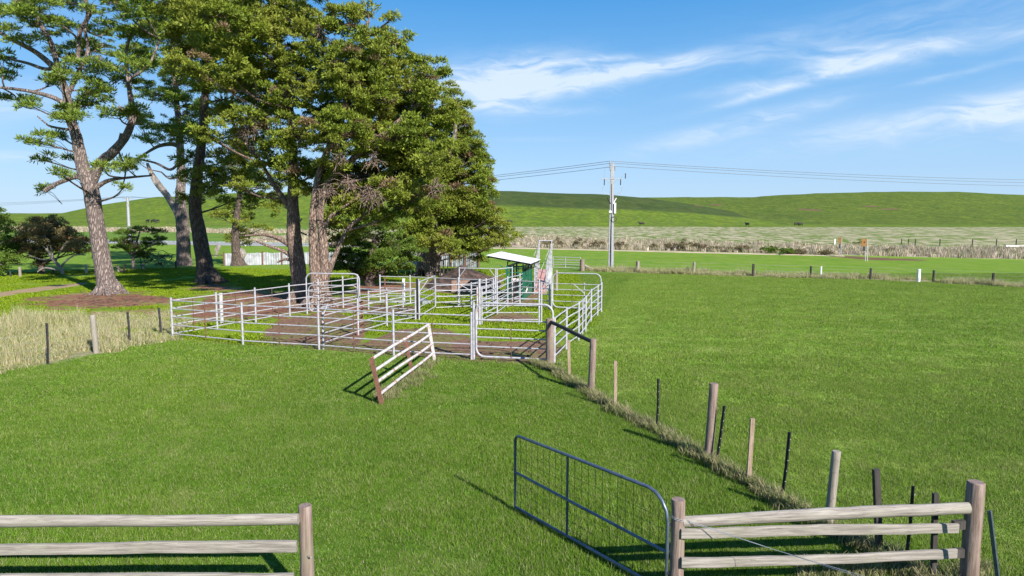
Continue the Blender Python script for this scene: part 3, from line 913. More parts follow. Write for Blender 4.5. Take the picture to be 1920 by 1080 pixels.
fp = [G(323, 633), G(457, 647), G(600, 655.5), G(740, 667), G(886, 674)]
fl = ['front yard panel from the left corner post to the second post', 'front yard panel second from the left corner, before brown dirt',
      'front yard panel just left of the leaning rusty rail panel', 'front yard panel behind the leaning rusty rail panel']
for i in range(4):
    panel(fp[i], fp[i + 1], fl[i], ends=(1, 1) if i == 0 else (0, 1), mid=(.50, .49, .48, .5)[i])
gate_post(G(606.5, 655), 1.42, 'hinge post beside the second front post with black hinge collars', 'rail', .035)
hg = empty('hinge_set', G(606.5, 655), 'row of black rubber hinge collars on the front hinge post', 'hinges')
for z in (1.28, .95, .62, .28):
    q = G(607, 655) + Vector((0, -.05, z)); b = MB(); b.tube([q - UP * .03, q + UP * .03], .055, 10); b.build('collar', M['black'], hg)
g0, g1 = G(893, 674.5), G(1036, 681)
hoop_gate(g0, g1, 'tall hoop topped front gate beside the dark timber rail', z1=1.96, rails=(1.38, 1.08, .79, .47), cr=.30, r=.036, rr=.024, mid=.47)
gate_post(G(888.5, 674), 1.98, 'tall steel post at the left of the front gate', 'rail', .045)
gate_post(G(1036, 681) + Vector((.06, .02, 0)), 1.55, 'steel corner post close behind the dark timber post', 'rail', .045)
gate_post(G(416, 607), 1.42, 'pale timber post just behind the left side panel', 'pale', .085)
# left rear side
bp = [G(323, 633), G(409, 618), G(481, 605), G(544.6, 593.5), G(576, 589)]
bl = ['left side panel from the corner toward the trees', 'left side panel before the red mulch, second from corner', 'left side panel third from the corner', 'short left side panel ending at the tall left hoop']
for i in range(4):
    panel(bp[i], bp[i + 1], bl[i], ends=(0, 1) if i < 3 else (0, 0), mid=.45 if i < 3 else None)
b2 = [G(577, 588.5), G(598.6, 585), G(644.5, 577), G(672, 572)]
for i, l in enumerate(['short panel seen through the tall left hoop', 'rear left panel with a rusty strap behind the tall left hoop', 'rear left corner panel under the hanging foliage']):
    panel(b2[i], b2[i + 1], l, ends=(0, 1), mid=.5 if i == 1 else None, post_h=1.72)
hoop(G(576, 589), G(675, 591), 2.07, 'tall white hoop over the left inner gateway', cr=.30)
hoop_gate(G(580, 588), G(671, 590), 'low round cornered gate hanging inside the tall left hoop', z1=1.46, z0=.12, rails=(1.14, .82, .48), cr=.24, r=.024, rr=.02, mid=None, brace=None)
panel(G(604, 652), G(672.5, 628), 'diagonal inner panel running back from the front hinge post', mid=None, brace=(.02, 1.15, .16, 1.55), post_h=1.5, ends=(0, 1))
panel(G(672.5, 628), G(726.4, 611.7), 'diagonal inner panel beside the red post', mid=None, post_h=1.46, ends=(0, 1))
panel(G(726.4, 611.7), G(780, 600.5), 'diagonal inner panel ending at the black faced post', mid=None, post_h=1.46, ends=(0, 1))
gate_post(G(679, 621.5), 1.32, 'rust red square post in the middle yard', 'rust', .055, True)
gate_post(G(669.5, 629), 1.15, 'thin rusty post beside the rust red square post', 'rust', .03)
gate_post(G(779, 600), 1.30, 'orange rusted post beside the black faced post', 'rail_old', .035)
gate_post(G(783, 600), 1.97, 'tall post with a black face near the yard centre', 'darksteel', .05)
gate_post(G(786, 600.5), 1.97, 'tall white post touching the black faced post', 'rail', .035)
panel(G(676, 593.5), G(727, 597), 'cross panel running right from the tall left hoop', mid=None, post_h=1.45, ends=(0, 1), heights=[1.38, 1.1, .8, .5, .17])
panel(G(727, 597), G(782, 600), 'cross panel meeting the black faced post', mid=.0, post_h=1.45, ends=(0, 0), heights=[1.38, 1.1, .8, .5, .17])
hoop_gate(G(787, 600), G(817, 581), 'gate standing open behind the black faced post', z1=1.82, z0=.2, rails=(1.25, .92, .62), cr=.16, r=.028, rr=.02, mid=None, brace=(.02, 1.35, .5, 1.75))
e1, e2, e3 = G(817, 581), G(885, 577.5), G(929, 571)
panel(e1, e2, 'inner panel right of the open gate', heights=[1.3, 1.0, .7, .4, .12], mid=None, ends=(0, 1), post_h=1.4, brace=(.96, .95, .6, 1.38))
panel(e2, e3, 'inner panel before the earth mound', heights=[1.3, 1.0, .7, .4, .12], mid=None, ends=(0, 1), post_h=1.45)
f = [G(712, 567.5), G(770.5, 569), G(817, 572), G(861, 575), G(926, 579)]
for i, l in enumerate(['rear boundary panel under the hanging foliage', 'rear boundary panel second from the foliage', 'rear boundary panel before the pickets', 'rear boundary panel below the earth mound']):
    panel(f[i], f[i + 1], l, ends=(i == 0, 1), mid=.2 if i == 0 else None, post_h=1.62)
gate_post(G(757, 566), 1.35, 'thick white timber post behind the rear panels', 'white', .09)
gate_post(G(722, 571), 1.5, 'thin red post at the rear under the foliage', 'rust', .03)
gate_post(G(860, 574), 1.45, 'thick pale post below the left overhead frame', 'rail', .075)
panel(G(690, 580), G(757, 577), 'low rear panel in the shade of the foliage', heights=[.95, .65, .35], mid=None, post_h=1.0)
hoop(G(861.5, 572), G(929.5, 574), 2.12, 'left overhead frame with corner braces before the mound', square=True, braces=True, r=.034)
hoop(G(932, 573), G(960.5, 568), 2.08, 'narrow overhead frame left of the green crush', square=True, r=.034)
# centre gate posts and right inner yard
gate_post(G(899, 609), 2.10, 'tallest white post behind the front gate hinge', 'rail', .06)
gate_post(G(895, 610), 1.75, 'slim steel post left of the tallest white post', 'rail_old', .035)
gate_post(G(903.5, 609), 1.75, 'slim steel post right of the tallest white post', 'rail', .035)
panel(G(904, 609), G(962, 609), 'inner right yard panel behind the front gate', heights=[1.47, 1.18, .88, .56, .24], mid=None, ends=(0, 0))
panel(G(962, 609), G(1012, 609), 'inner right yard panel ending at the tall twin post', heights=[1.47, 1.18, .88, .56, .24], mid=.0, ends=(0, 1), post_h=1.95)
gate_post(G(1015, 606), 1.92, 'second post of the tall twin post', 'rail', .04)
k0, k1, k2, k3 = G(962, 576), G(1012, 580), G(1031, 582.5), G(1127, 586)
panel(k0, k1, 'right rear panel in front of the green crush', mid=None, ends=(0, 1), heights=[1.45, 1.14, .83, .52, .2])
panel(k1, k2, 'short braced panel between the twin post and round gate', mid=None, ends=(0, 1), heights=[1.45, 1.14, .83, .52, .2], brace=(.05, .95, .95, 1.4))
gate_post(G(1034, 583), 1.45, 'post carrying the round cornered right gate', 'rail', .05)
hoop_gate(G(1036, 582), G(1126, 585.5), 'round cornered right gate with a rusty strap and diagonal brace', z1=1.98, z0=.18, rails=(1.42, 1.12, .83, .5), cr=.30, r=.032, rr=.021, mid=.42, brace=(.44, 1.42, .66, .95))
gate_post(G(1095, 584), 1.5, 'slim post in front of the round cornered right gate', 'rail', .032)
lp = [G(1037, 681), G(1062, 655), G(1085, 638), G(1098, 622), G(1108, 604), G(1120.5, 592), G(1127.5, 585.5)]
ll = ['right side panel nearest the dark timber rail', 'right side panel second from the front gate', 'right side panel third from the front gate', 'right side panel fourth from the front gate', 'right side panel fifth from the front gate', 'last right side panel at the far corner']
for i in range(6):
    panel(lp[i], lp[i + 1], ll[i], heights=[1.48, 1.17, .86, .55, .2], ends=(0, 1), mid=None, post_h=1.56)
gate_post(G(1092, 627), 1.5, 'doubled joint post in the right side fence', 'rail', .032)
# race to the crush
r1 = [G(900, 607), G(932.5, 590), G(952, 576), G(975, 568)]
for i, l in enumerate(['near wall panel of the race behind the front gate', 'middle near wall panel of the race', 'near wall panel of the race touching the crush']):
    panel(r1[i], r1[i + 1], l, heights=[1.6, 1.3, 1.0, .7, .4, .15], mid=None, ends=(0, 1), post_h=1.7)
r2 = [G(884, 592), G(912, 582), G(929, 574), G(951, 562)]
for i, l in enumerate(['far wall panel of the race nearest the camera', 'middle far wall panel of the race', 'far wall panel of the race touching the crush']):
    panel(r2[i], r2[i + 1], l, heights=[1.6, 1.3, 1.0, .7, .4, .15], mid=None, ends=(0, 1), post_h=1.7)
panel(G(975, 568), G(981, 562), 'short panel in front of the crush side', heights=[1.6, 1.3, 1.0, .7, .4], mid=None, ends=(0, 1), post_h=1.7)
b = MB(); q0 = G(786, 566); q1 = G(800, 571)
b.bar(q0 + UP * .12, q1 + UP * .1, .5, .16); b.bar(q0 + UP * .2, q1 + UP * .18, .4, .05)
tag(b.build('water_trough', M['sheet'], None, smooth=False), 'pale low trough lying in the rear yard grass', 'trough')

# ------------------------------------------------------------------ leaning rail panel
def vz(px, py, y): return PD(px, py, y)


t = empty('leaning_rail_fence', G(716, 758), 'leaning rusty white rail panel standing in the paddock', 'fence')
A0, B0 = G(716, 758), G(815, 675.5)
At, Bt = vz(696, 672, A0.y - .05), vz(803.5, 607, B0.y - .05)
C0 = A0.lerp(B0, .52); Ct = At.lerp(Bt, .52)
for (p, q, mt, r1_) in ((A0, At, 'rust', .055), (Vector(G(775, 707)), vz(761, 640, G(775, 707).y), 'rust', .05), (B0, Bt, 'rail_old', .05)):
    b = MB(); b.bar(p - (q - p).normalized() * .1, q, r1_ * 1.9, r1_ * 1.5, Vector((0, 1, 0))); b.build('post', M[mt], t)
for (a, b_) in (((698, 672.5), (804, 608)), ((704, 694), (808, 626)), ((709.5, 714.5), (811, 644)), ((715, 737), (813.5, 661))):
    p = vz(a[0], a[1], A0.y); q = vz(b_[0], b_[1], B0.y)
    b = MB(); b.tube([p, p.lerp(q, .3) + UP * .01, p.lerp(q, .7) - UP * .015, q], .042, 10); b.build('rail', M['rail_old'], t)

# ------------------------------------------------------------------ timber rail fences in the foreground
def round_post(p, h, r, mat, name='post', parent=None, lean=(0, 0), n=16, rough=.035, top=.0):
    p = Vector(p); b = MB(); pts = []; rr = []
    K = 9
    for i in range(K + 1):
        f_ = i / K; z = -.15 + (h + .15) * f_
        pts.append(p + Vector((lean[0] * max(f_, 0) + rnd.gauss(0, r * .02), lean[1] * f_ + rnd.gauss(0, r * .02), z))); rr.append(r * (1.04 - .07 * f_ + rnd.uniform(-.025, .025)))
    pts.append(pts[-1] + UP * .012); rr.append(r * .90)
    b.tube(pts, rr, n, wob=rough)
    o = b.build(name, M[mat], parent)
    return o


def plank(p0, p1, w_, h_, mat, name, parent, round_=False, wav=.006, seg=16):
    p0 = Vector(p0); p1 = Vector(p1); d = (p1 - p0).normalized(); b = MB()
    s = d.cross(UP).normalized(); n = 14; L = (p1 - p0).length
    prof = []
    for j in range(n):
        an = 2 * math.pi * (j + .5) / n; cx, cy = math.cos(an), math.sin(an)
        if round_: prof.append((cx * w_ / 2, cy * h_ / 2))
        else:
            e = .28
            prof.append((math.copysign(abs(cx) ** e, cx) * w_ / 2, math.copysign(abs(cy) ** e, cy) * h_ / 2))
    ph = rnd.random() * 9
    for k_ in range(seg + 1):
        f_ = k_ / seg; c = p0.lerp(p1, f_) + UP * (math.sin(f_ * 5 + ph) * wav + rnd.gauss(0, wav * .25)) + s * math.sin(f_ * 3 + ph) * wav
        sc = 1 + .05 * math.sin(f_ * 4 + ph) + rnd.uniform(-.015, .015)
        for (a, c2) in prof: b.v.append(tuple(c + s * a * sc + UP * c2 * sc))
    for k_ in range(seg):
        for j in range(n):
            j2 = (j + 1) % n
            b.f.append((k_ * n + j, (k_ + 1) * n + j, (k_ + 1) * n + j2, k_ * n + j2))
    b.f.append(tuple(range(n))); b.f.append(tuple(seg * n + j for j in reversed(range(n))))
    # local axes along the rail so that the grain follows it
    me_o = b.build(name, M[mat], None)
    me = me_o.data; rot = Matrix((d, s, UP)).transposed().to_4x4(); mid = p0
    mw = Matrix.Translation(mid) @ rot
    me.transform(mw.inverted()); me_o.matrix_world = mw
    if parent:
        me_o.parent = parent; me_o.matrix_parent_inverse = parent.matrix_basis.inverted()
    return me_o


Pl = GZ(572, 949, 1.3); Pl.z = 0
t = empty('timber_rail_fence', Pl, 'timber rail fence at bottom left ending in a knotty post', 'fence')
kp = round_post(Pl, 1.3, .083, 'postwood', 'post', t, rough=.04)
LP = Vector((-8.3, Pl.y - .05, 0)); round_post(LP, 1.3, .085, 'postwood', 'post', t)
yk = Pl.y - .10
for (la, lb, rnd_) in (((0, 972.5), (559, 964), True), ((0, 1027), (556, 1018.5), False), ((0, 1084), (551, 1074), False), ((0, 1150), (548, 1138), False)):
    q = PD(lb[0], lb[1], yk); p = PD(la[0], la[1], yk); p = q + (p - q) * 1.9
    plank(p, q, .10 if rnd_ else .055, .148 if rnd_ else .138, 'fencewood', 'rail', t, rnd_, .015)
# stub of a snapped branch on the knotty post
b = MB(); q = PD(578, 1043, Pl.y - .07); b.tube([q, q + Vector((.05, -.05, .012))], [.018, .010], 8); b.build('knot', M['fencewood'], kp)

Pa = GZ(1272, 937.5, 1.3); Pa.z = 0
Pb = GZ(1829, 905, 1.42); Pb.z = 0
t = empty('timber_rail_fence', Pa, 'timber rail fence at bottom right between two thick round posts', 'fence')
round_post(Pa, 1.3, .088, 'postwood', 'post', t, lean=(.0, 0))
round_post(Pb, 1.42, .105, 'postwood', 'post', t, lean=(.01, 0), rough=.05)
pz = [((1290, 978), (1815, 939), 1), ((1287, 1001.5), (1796, 986.5), 0), ((1287, 1056), (1794, 1040), 0), ((1287, 1114), (1792, 1094), 0)]
for (la, lb, rd) in pz:
    p = PD(la[0] - 10, la[1], Pa.y - .03 if rd else Pa.y - .10); q = PD(lb[0], lb[1], Pb.y - (.06 if rd else .16))
    plank(p, q, .12 if rd else .045, .150 if rd else .125, 'fencewood', 'rail', t, bool(rd), .014)
for (la, lb, rd) in pz[1:]:
    q = PD(lb[0], lb[1], Pb.y - .16); b = MB(); b.bar(q + Vector((-.03, .055, -.012)), q + Vector((.13, .075, -.010)), .055, .115); b.build('rail_bearer', M['darkwood'], t)
b = MB(); q = Pa + Vector((-.02, -.09, 1.07))
for dz in (0, .02):
    b.tube([Pa + Vector((-.095, 0, 1.09 + dz)), Pa + Vector((-.06, -.085, 1.085 + dz)), Pa + Vector((.03, -.095, 1.06 + dz)), Pa + Vector((.09, -.05, 1.05 + dz))], .0035, 6)
    b.tube([Pa + Vector((.09, -.06, 1.05 + dz)), PD(1450, 1030, Pa.y - .5), PD(1625, 1082 + dz * 200, Pa.y - 1.3)], .0028, 6)
b.build('tie_wire', M['sheet'], t)
# bent star picket at the right edge
p = PD(1856, 958, 7.9); q = PD(1876, 1120, 7.9); b = MB()
d_ = (q - p).normalized()
for an in (0.3, 2.4, 4.5):
    u = Vector((math.cos(an), math.sin(an), 0)) * .028
    b.bar(p + u * .5, q + d_ * .35 + u * .5, .03, .006, Vector((-u.y, u.x, 0)).normalized())
tag(b.build('star_picket', M['gate_steel'], None, smooth=False), 'leaning bare steel picket at the bottom right corner', 'picket')

# ------------------------------------------------------------------ mesh gate standing open
A = G(966, 957); Bq = Vector((Pa.x - .13, Pa.y - .01, 0))
t = empty('farm_gate', Bq, 'open blue grey tubular farm gate filled with wire mesh', 'gate')
d = (Bq - A).normalized(); L = (Bq - A).length
ztop = PD(977, 815, A.y).z; zmid = PD(969, 885, A.y).z; zb = .06
ztopB = PD(1237, 929, Bq.y).z; zmidB = PD(1252, 1036, Bq.y).z; zbB = .10


def gp(s, z): return A + d * s + UP * z


pts = [gp(0, zb), gp(0, zmid), gp(0, ztop - .12)] + [gp(.09 * (1 - math.cos(a)), ztop - .12 + .12 * math.sin(a)) for a in (.4, .9, 1.57)]
R_ = .34
for a in (1.57, 1.2, .8, .4, 0): pts.append(gp(L - R_ + R_ * math.cos(a), ztopB - R_ + R_ * math.sin(a)))
pts += [gp(L, zmidB), gp(L, zbB)]
b = MB(); b.tube(pts, .024, 10, closed=True); b.build('frame', M['gate_steel'], t)
b = MB(); b.tube([gp(0, zmid), gp(L, zmidB)], .021, 10); b.build('mid_rail', M['gate_steel'], t)
sm = L * .405
b = MB(); b.tube([gp(sm, zb + .01), gp(sm, ztop + (ztopB - ztop) * .4)], .020, 10); b.build('upright', M['gate_steel'], t)
b = MB(); n_ = int(L / .15)
for i in range(1, n_ + 1):
    s_ = L * i / (n_ + 1); f_ = s_ / L; zt = ztop + (ztopB - ztop) * f_
    if s_ > L - .3: zt -= .08
    b.tube([gp(s_, zb), gp(s_ + .004, .5), gp(s_, zt)], .0028, 4)
for z in (.20, .34, .48, .62, .76, .90, 1.04):
    b.tube([gp(.02, z), gp(L * .5, z - .012), gp(L - .02, z)], .0024, 4)
tag(b.build('wire_mesh', M['darksteel'], t), kind='stuff')
for z in (.35, .98):
    b = MB(); b.bar(Bq + UP * z, Bq + Vector((.1, 0, z)), .03, .03); b.build('hinge', M['darksteel'], t)

# ------------------------------------------------------------------ wire fence running back to the yards
t = empty('wire_fence', G(1327, 860), 'wire fence of mixed posts and steel droppers dividing the paddocks', 'fence')


def fence_post(b0, tp, kind, w_):
    p = G(*b0); q = PD(tp[0], tp[1], p.y); hgt = q.z; r = w_ / 2 * p.y / F
    if kind == 'wood': round_post(p, hgt, r, 'postwood', 'post', t, lean=(q.x - p.x, 0), n=14)
    elif kind == 'silver': round_post(p, hgt, r, 'greywood', 'post', t, lean=(q.x - p.x, 0), n=14)
    elif kind == 'dropper':
        b = MB(); b.bar(p - UP * .1, q, r * 2, r * 1.5, Vector((0, 1, 0))); b.build('timber_dropper', M['droptimber'], t, smooth=False)
    elif kind == 'dark':
        b = MB(); b.bar(p - UP * .1, q, r * 2, r * 1.8, Vector((0, 1, 0))); b.build('dark_timber_post', M['darkwood'], t, smooth=False)
    else:
        b = MB(); mid = (p + q) / 2 + Vector((.015, 0, 0))
        for an in (0.5, 2.6, 4.7):
            u = Vector((math.cos(an), math.sin(an), 0)) * r
            for (a_, c_) in ((p - UP * .1, mid), (mid, q)):
                b.bar(a_ + u * .5, c_ + u * .5, r * 1.1, .008, Vector((-u.y, u.x, 0)).normalized())
        o = b.build('steel_picket', M['darksteel'], t, smooth=False)
        # pale wire clips down the picket
        cb = MB()
        for k_ in range(6):
            c = p.lerp(q, .15 + .15 * k_) + Vector((.01, -r * 1.1, 0)); cb.box(c, Vector((.006, 0, 0)), Vector((0, .005, 0)), Vector((0, 0, .006)))
        cb.build('wire_clips', M['pale'], o, smooth=False)['kind'] = 'stuff'
    return p


fence_post((1031, 683), (1030.5, 598), 'wood', 15)
fence_post((1068, 708), (1066, 638), 'dropper', 5.5)
fence_post((1108, 737), (1112.5, 636), 'wood', 13)
fence_post((1154, 768), (1154, 677), 'dropper', 5.5)
fence_post((1231.5, 805), (1234.5, 710), 'steel', 5)
fence_post((1327, 863), (1339, 720), 'wood', 17)
fence_post((1342, 870), (1358.5, 761), 'steel', 6)
fence_post((1403, 906), (1411, 785), 'dropper', 8)
fence_post((1465, 940), (1481, 810), 'steel', 7)
fence_post((1552, 990), (1568, 847), 'silver', 17)
fence_post((1650, 1040), (1642.5, 880), 'dark', 11)
fence_post((1697, 1062), (1713, 911), 'steel', 7)
fence_post((1750, 1092), (1754, 925), 'dark', 9)
pA = G(1031, 683); pB = G(1108, 737)
a_ = PD(1031, 603, pA.y); c_ = PD(1111, 640, pB.y)
plank(a_ + Vector((.03, -.1, 0)), c_ + Vector((.02, -.02, 0)), .10, .12, 'darkwood', 'top_rail', t, True, .01)
b = MB()
wl = [G(1031, 683), G(1108, 737), G(1231.5, 805), G(1327, 863), G(1465, 940), G(1552, 990), G(1650, 1040), G(1750, 1092), Vector((Pb.x, Pb.y, 0))]
for z in (1.12, .92, .72, .52, .32):
    b.tube([p + UP * z for p in wl], .0011, 4)
tag(b.build('fence_wire', M['darksteel'], t), kind='stuff')

# left wire fence in the tall dry grass
t = empty('wire_fence', G(175, 660), 'wire fence in tall dry grass left of the yards', 'fence')
for (b0, tp, kind, w_) in (((89, 684), (87, 606), 'steel', 5), ((181, 662), (173, 591), 'silver', 10), ((242.5, 645), (238.5, 585), 'steel', 5), ((301, 628), (297, 577), 'steel', 5), ((-60, 706), (-64, 612), 'silver', 11)):
    fence_post(b0, tp, kind, w_)
b = MB()
for z in (1.05, .8, .55, .3):
    b.tube([G(*q) + UP * z for q in ((-60, 706), (89, 684), (181, 662), (242, 645), (301, 628), (323, 633))], .0022, 4)
tag(b.build('fence_wire', M['sheet'], t), kind='stuff')

# ------------------------------------------------------------------ green cattle crush with roof
c0 = G(951, 563.5); c1 = G(981, 563.5)
wv = (c1 - c0); W_ = wv.length; wv.normalize(); dv = Vector((.17, .985, 0)).normalized(); DL = 3.4
t = empty('cattle_crush', c0, 'green cattle crush under a sloping white roof', 'cattle crush')


def cp(a, bq, z): return c0 + wv * a + dv * bq + UP * z


HT = 2.05
for a in (0, W_):
    for bq in (0, 1.1, 2.2, DL):
        b = MB(); b.bar(cp(a, bq, 0), cp(a, bq, HT), .11 if a == 0 or bq in (0, DL) else .07, .11, dv); b.build('frame_post', M['green'], t, smooth=False)
for (a, b2_) in (((0, 0), (W_, 0)), ((0, DL), (W_, DL)), ((0, 0), (0, DL)), ((W_, 0), (W_, DL))):
    for z in (HT - .05, 1.2):
        b = MB(); b.bar(cp(*a, z), cp(*b2_, z), .07, .09); b.build('frame_beam', M['green'], t, smooth=False)
for z in (1.88, 1.66, 1.44):
    b = MB(); b.bar(cp(.06, -.03, z), cp(W_ - .06, -.03, z), .05, .05); b.build('gate_bar', M['green'], t, smooth=False)
for a in (.16, .72 * W_):
    b = MB(); b.bar(cp(a, -.02, .1), cp(a, -.02, HT - .1), .05, .05, dv); b.build('gate_upright', M['green'], t, smooth=False)
b = MB(); b.box(cp(W_ * .5, .02, .62), wv * (W_ * .42), dv * .015, UP * .5); b.build('slide_gate', M['darksteel'], t, smooth=False)
b = MB(); b.box(cp(W_ * .5, -.075, 1.22), wv * .21, dv * .006, UP * .10); b.build('name_plate', M['plate'], t, smooth=False)
for i, (q0_, q1_) in enumerate(((.06, 1.04), (1.16, 2.14), (2.26, DL - .06))):
    b = MB(); b.box(cp(W_ + .02, (q0_ + q1_) / 2, .30), wv * .015, dv * ((q1_ - q0_) / 2), UP * .24); b.build('side_panel', M['green'], t, smooth=False)
    for z in (.75, 1.0, 1.4, 1.6, 1.8):
        b = MB(); b.bar(cp(W_ + .02, q0_, z), cp(W_ + .02, q1_, z), .04, .05); b.build('side_bar', M['green'], t, smooth=False)
    for k_ in range(4):
        b = MB(); yb = q0_ + (q1_ - q0_) * (k_ + .5) / 4; b.bar(cp(W_ + .05, yb, .85), cp(W_ + .05, yb, HT - .1), .03, .03, dv); b.build('side_upright', M['green'], t, smooth=False)
for i in range(3):
    b = MB(); b.box(cp(-.02, DL * (i + .5) / 3, .6), wv * .015, dv * (DL / 6 - .06), UP * .5); b.build('side_panel', M['green'], t, smooth=False)
b = MB(); b.box(cp(W_ + .06, .55, 1.12), wv * .006, dv * .09, UP * .09); b.build('red_label', M['rust'], t, smooth=False)
b = MB(); b.bar(cp(W_ + .08, .5, .45), cp(W_ + .10, 1.0, .62), .02, .14); b.build('white_label', M['white'], t, smooth=False)
# lever arms at the front
b = MB(); b.bar(cp(W_ + .04, .1, 1.7), cp(W_ + .4, -.1, 2.1), .04, .04); b.build('lever', M['darksteel'], t, smooth=False)
b = MB(); b.bar(cp(W_ + .05, .3, 1.75), cp(W_ + .75, .2, 2.0), .05, .06); b.build('lever', M['darksteel'], t, smooth=False)
b = MB(); b.bar(cp(-.02, 0, 1.75), cp(-.42, -.1, 2.12), .05, .05); b.build('lever', M['green'], t, smooth=False)
# roof
rc = [PD(912, 478.5, 39.7), PD(996, 494, 39.3), PD(1014, 486.5, 43.0), PD(940, 471.8, 43.6)]
ux = (rc[1] - rc[0]); uy = (rc[3] - rc[0]); nn = ux.cross(uy).normalized()
b = MB(); N_ = 34; base = 0
for layer, off in ((0, 0), (1, -.018)):
    for i in range(N_ + 1):
        f_ = i / N_
        wv_ = (.018 if i % 2 else -.0)
        b.v.append(tuple(rc[0].lerp(rc[3], f_) + nn * (wv_ + off))); b.v.append(tuple(rc[1].lerp(rc[2], f_) + nn * (wv_ + off)))
st_ = (N_ + 1) * 2
for i in range(N_):
    b.f.append((2 * i, 2 * i + 1, 2 * i + 3, 2 * i + 2)); b.f.append((st_ + 2 * i, st_ + 2 * i + 2, st_ + 2 * i + 3, st_ + 2 * i + 1))
    b.f.append((2 * i, 2 * i + 2, st_ + 2 * i + 2, st_ + 2 * i)); b.f.append((2 * i + 1, st_ + 2 * i + 1, st_ + 2 * i + 3, 2 * i + 3))
b.f.append((0, st_, st_ + 1, 1)); b.f.append((2 * N_, 2 * N_ + 1, st_ + 2 * N_ + 1, st_ + 2 * N_))
b.build('roof_sheet', M['roofing'], t, smooth=False)
for f_ in (.04, .5, .96):
    b = MB(); b.bar(rc[0].lerp(rc[3], f_) - nn * .07 + ux * .02, rc[1].lerp(rc[2], f_) - nn * .07 - ux * .02, .05, .09, nn); b.build('roof_beam', M['darksteel'], t, smooth=False)
for f_ in (.03, .5, .97):
    b = MB(); b.bar(rc[0].lerp(rc[1], f_) - nn * .135 + uy * .02, rc[3].lerp(rc[2], f_) - nn * .135 - uy * .02, .05, .07, nn); b.build('roof_beam', M['darksteel'], t, smooth=False)
for a in (0.02, W_ - .02):
    for bq in (.05, DL - .05):
        p = cp(a, bq, HT); z_ = rc[0].z + (rc[1].z - rc[0].z) * ((p.x - rc[0].x) / ux.x) - .16
        b = MB(); b.bar(p, Vector((p.x, p.y, max(z_, HT + .05))), .06, .06, dv); b.build('roof_post', M['darksteel'], t, smooth=False)

# ------------------------------------------------------------------ loading ramp
t = empty('loading_ramp', PD(1010, 550, 43.5) * 1.0, 'steel loading ramp with red floor and tall end frame behind the crush', 'loading ramp')
t.location = (1.6, 43.5, 0)
n0, n1 = Vector((1.42, 43.2, .12)), Vector((2.15, 43.1, .12)); m0, m1 = Vector((1.98, 50, 1.12)), Vector((2.90, 50, 1.12))
N_ = 12
for i in range(N_):
    f0, f1 = i / N_, (i + .86) / N_; b = MB()
    a0, a1, c0_, c1_ = n0.lerp(m0, f0), n1.lerp(m1, f0), n0.lerp(m0, f1), n1.lerp(m1, f1)
    for z in (0,):
        b.quad(a0, a1, c1_, c0_); b.quad(a0 - UP * .05, c0_ - UP * .05, c1_ - UP * .05, a1 - UP * .05); b.quad(a0 - UP * .05, a1 - UP * .05, a1, a0)
    b.build('floor_plate', M['ramp'], t, smooth=False)
for (s0_, s1_) in ((n0, m0), (n1, m1)):
    for hh in (.35, .7, 1.05, 1.4, 1.75):
        b = MB(); b.tube([s0_ + UP * hh, s1_ + UP * hh], .022, 8); b.build('side_rail', M['rail'], t)
    for k_ in range(5):
        q = s0_.lerp(s1_, k_ / 4); b = MB(); b.tube([Vector((q.x, q.y, -.02)), q + UP * (1.8 if k_ < 4 else 2.1)], .034, 8); b.build('post', M['rail'], t)
b = MB(); sq = [Vector((2.02, 45.4, .10)), Vector((2.70, 45.6, .10)), Vector((2.72, 45.6, 1.52)), Vector((2.50, 45.5, 1.52))]
b.quad(*sq); b.quad(*[q + Vector((0, .03, 0)) for q in reversed(sq)]); b.build('side_sheet', M['sheet'], t, smooth=False)
for p in (m0, m1):
    b = MB(); b.tube([Vector((p.x, p.y, 0)), Vector((p.x, p.y, 3.25))], .045, 8); b.build('end_post', M['rail'], t)
    b = MB(); b.tube([Vector((p.x, p.y, 3.0)), Vector((p.x - .9, p.y - 2.6, 1.2))], .02, 8); b.build('stay', M['rail'], t)
b = MB(); b.tube([Vector((m0.x, 50, 3.2)), Vector((m1.x, 50, 3.2))], .04, 8); b.build('top_bar', M['rail'], t)

# ------------------------------------------------------------------ back farm gate, posts and boundary fence
ga, gb = G(1037, 503.5), G(1088, 505)
t = empty('field_gate', ga, 'five rail steel field gate behind the loading ramp', 'gate')
for z in (1.12, .86, .62, .40, .12):
    b = MB(); b.tube([ga + UP * z, gb + UP * z], .03, 8); b.build('rail', M['rail'], t)
for f_ in (0, .46, 1):
    b = MB(); b.tube([ga.lerp(gb, f_) + UP * .1, ga.lerp(gb, f_) + UP * 1.16], .03, 8); b.build('upright', M['rail'], t)
t = empty('strainer_post', G(1091, 507), 'thick grey strainer post with a long timber stay', 'post')
round_post(G(1091.5, 508), 1.05, .22, 'postwood', 'post', t)
b = MB(); q = G(1091.5, 508); b.bar(q + Vector((.2, 0, .55)), G(1114, 506.5) + UP * .03, .12, .14); b.build('stay', M['fencewood'], t)
o = round_post(G(1043, 545), 1.36, .105, 'greywood'); tag(o, 'lone pink grey timber post behind the round cornered gate', 'post')
o.data.materials[0] = M['greywood']

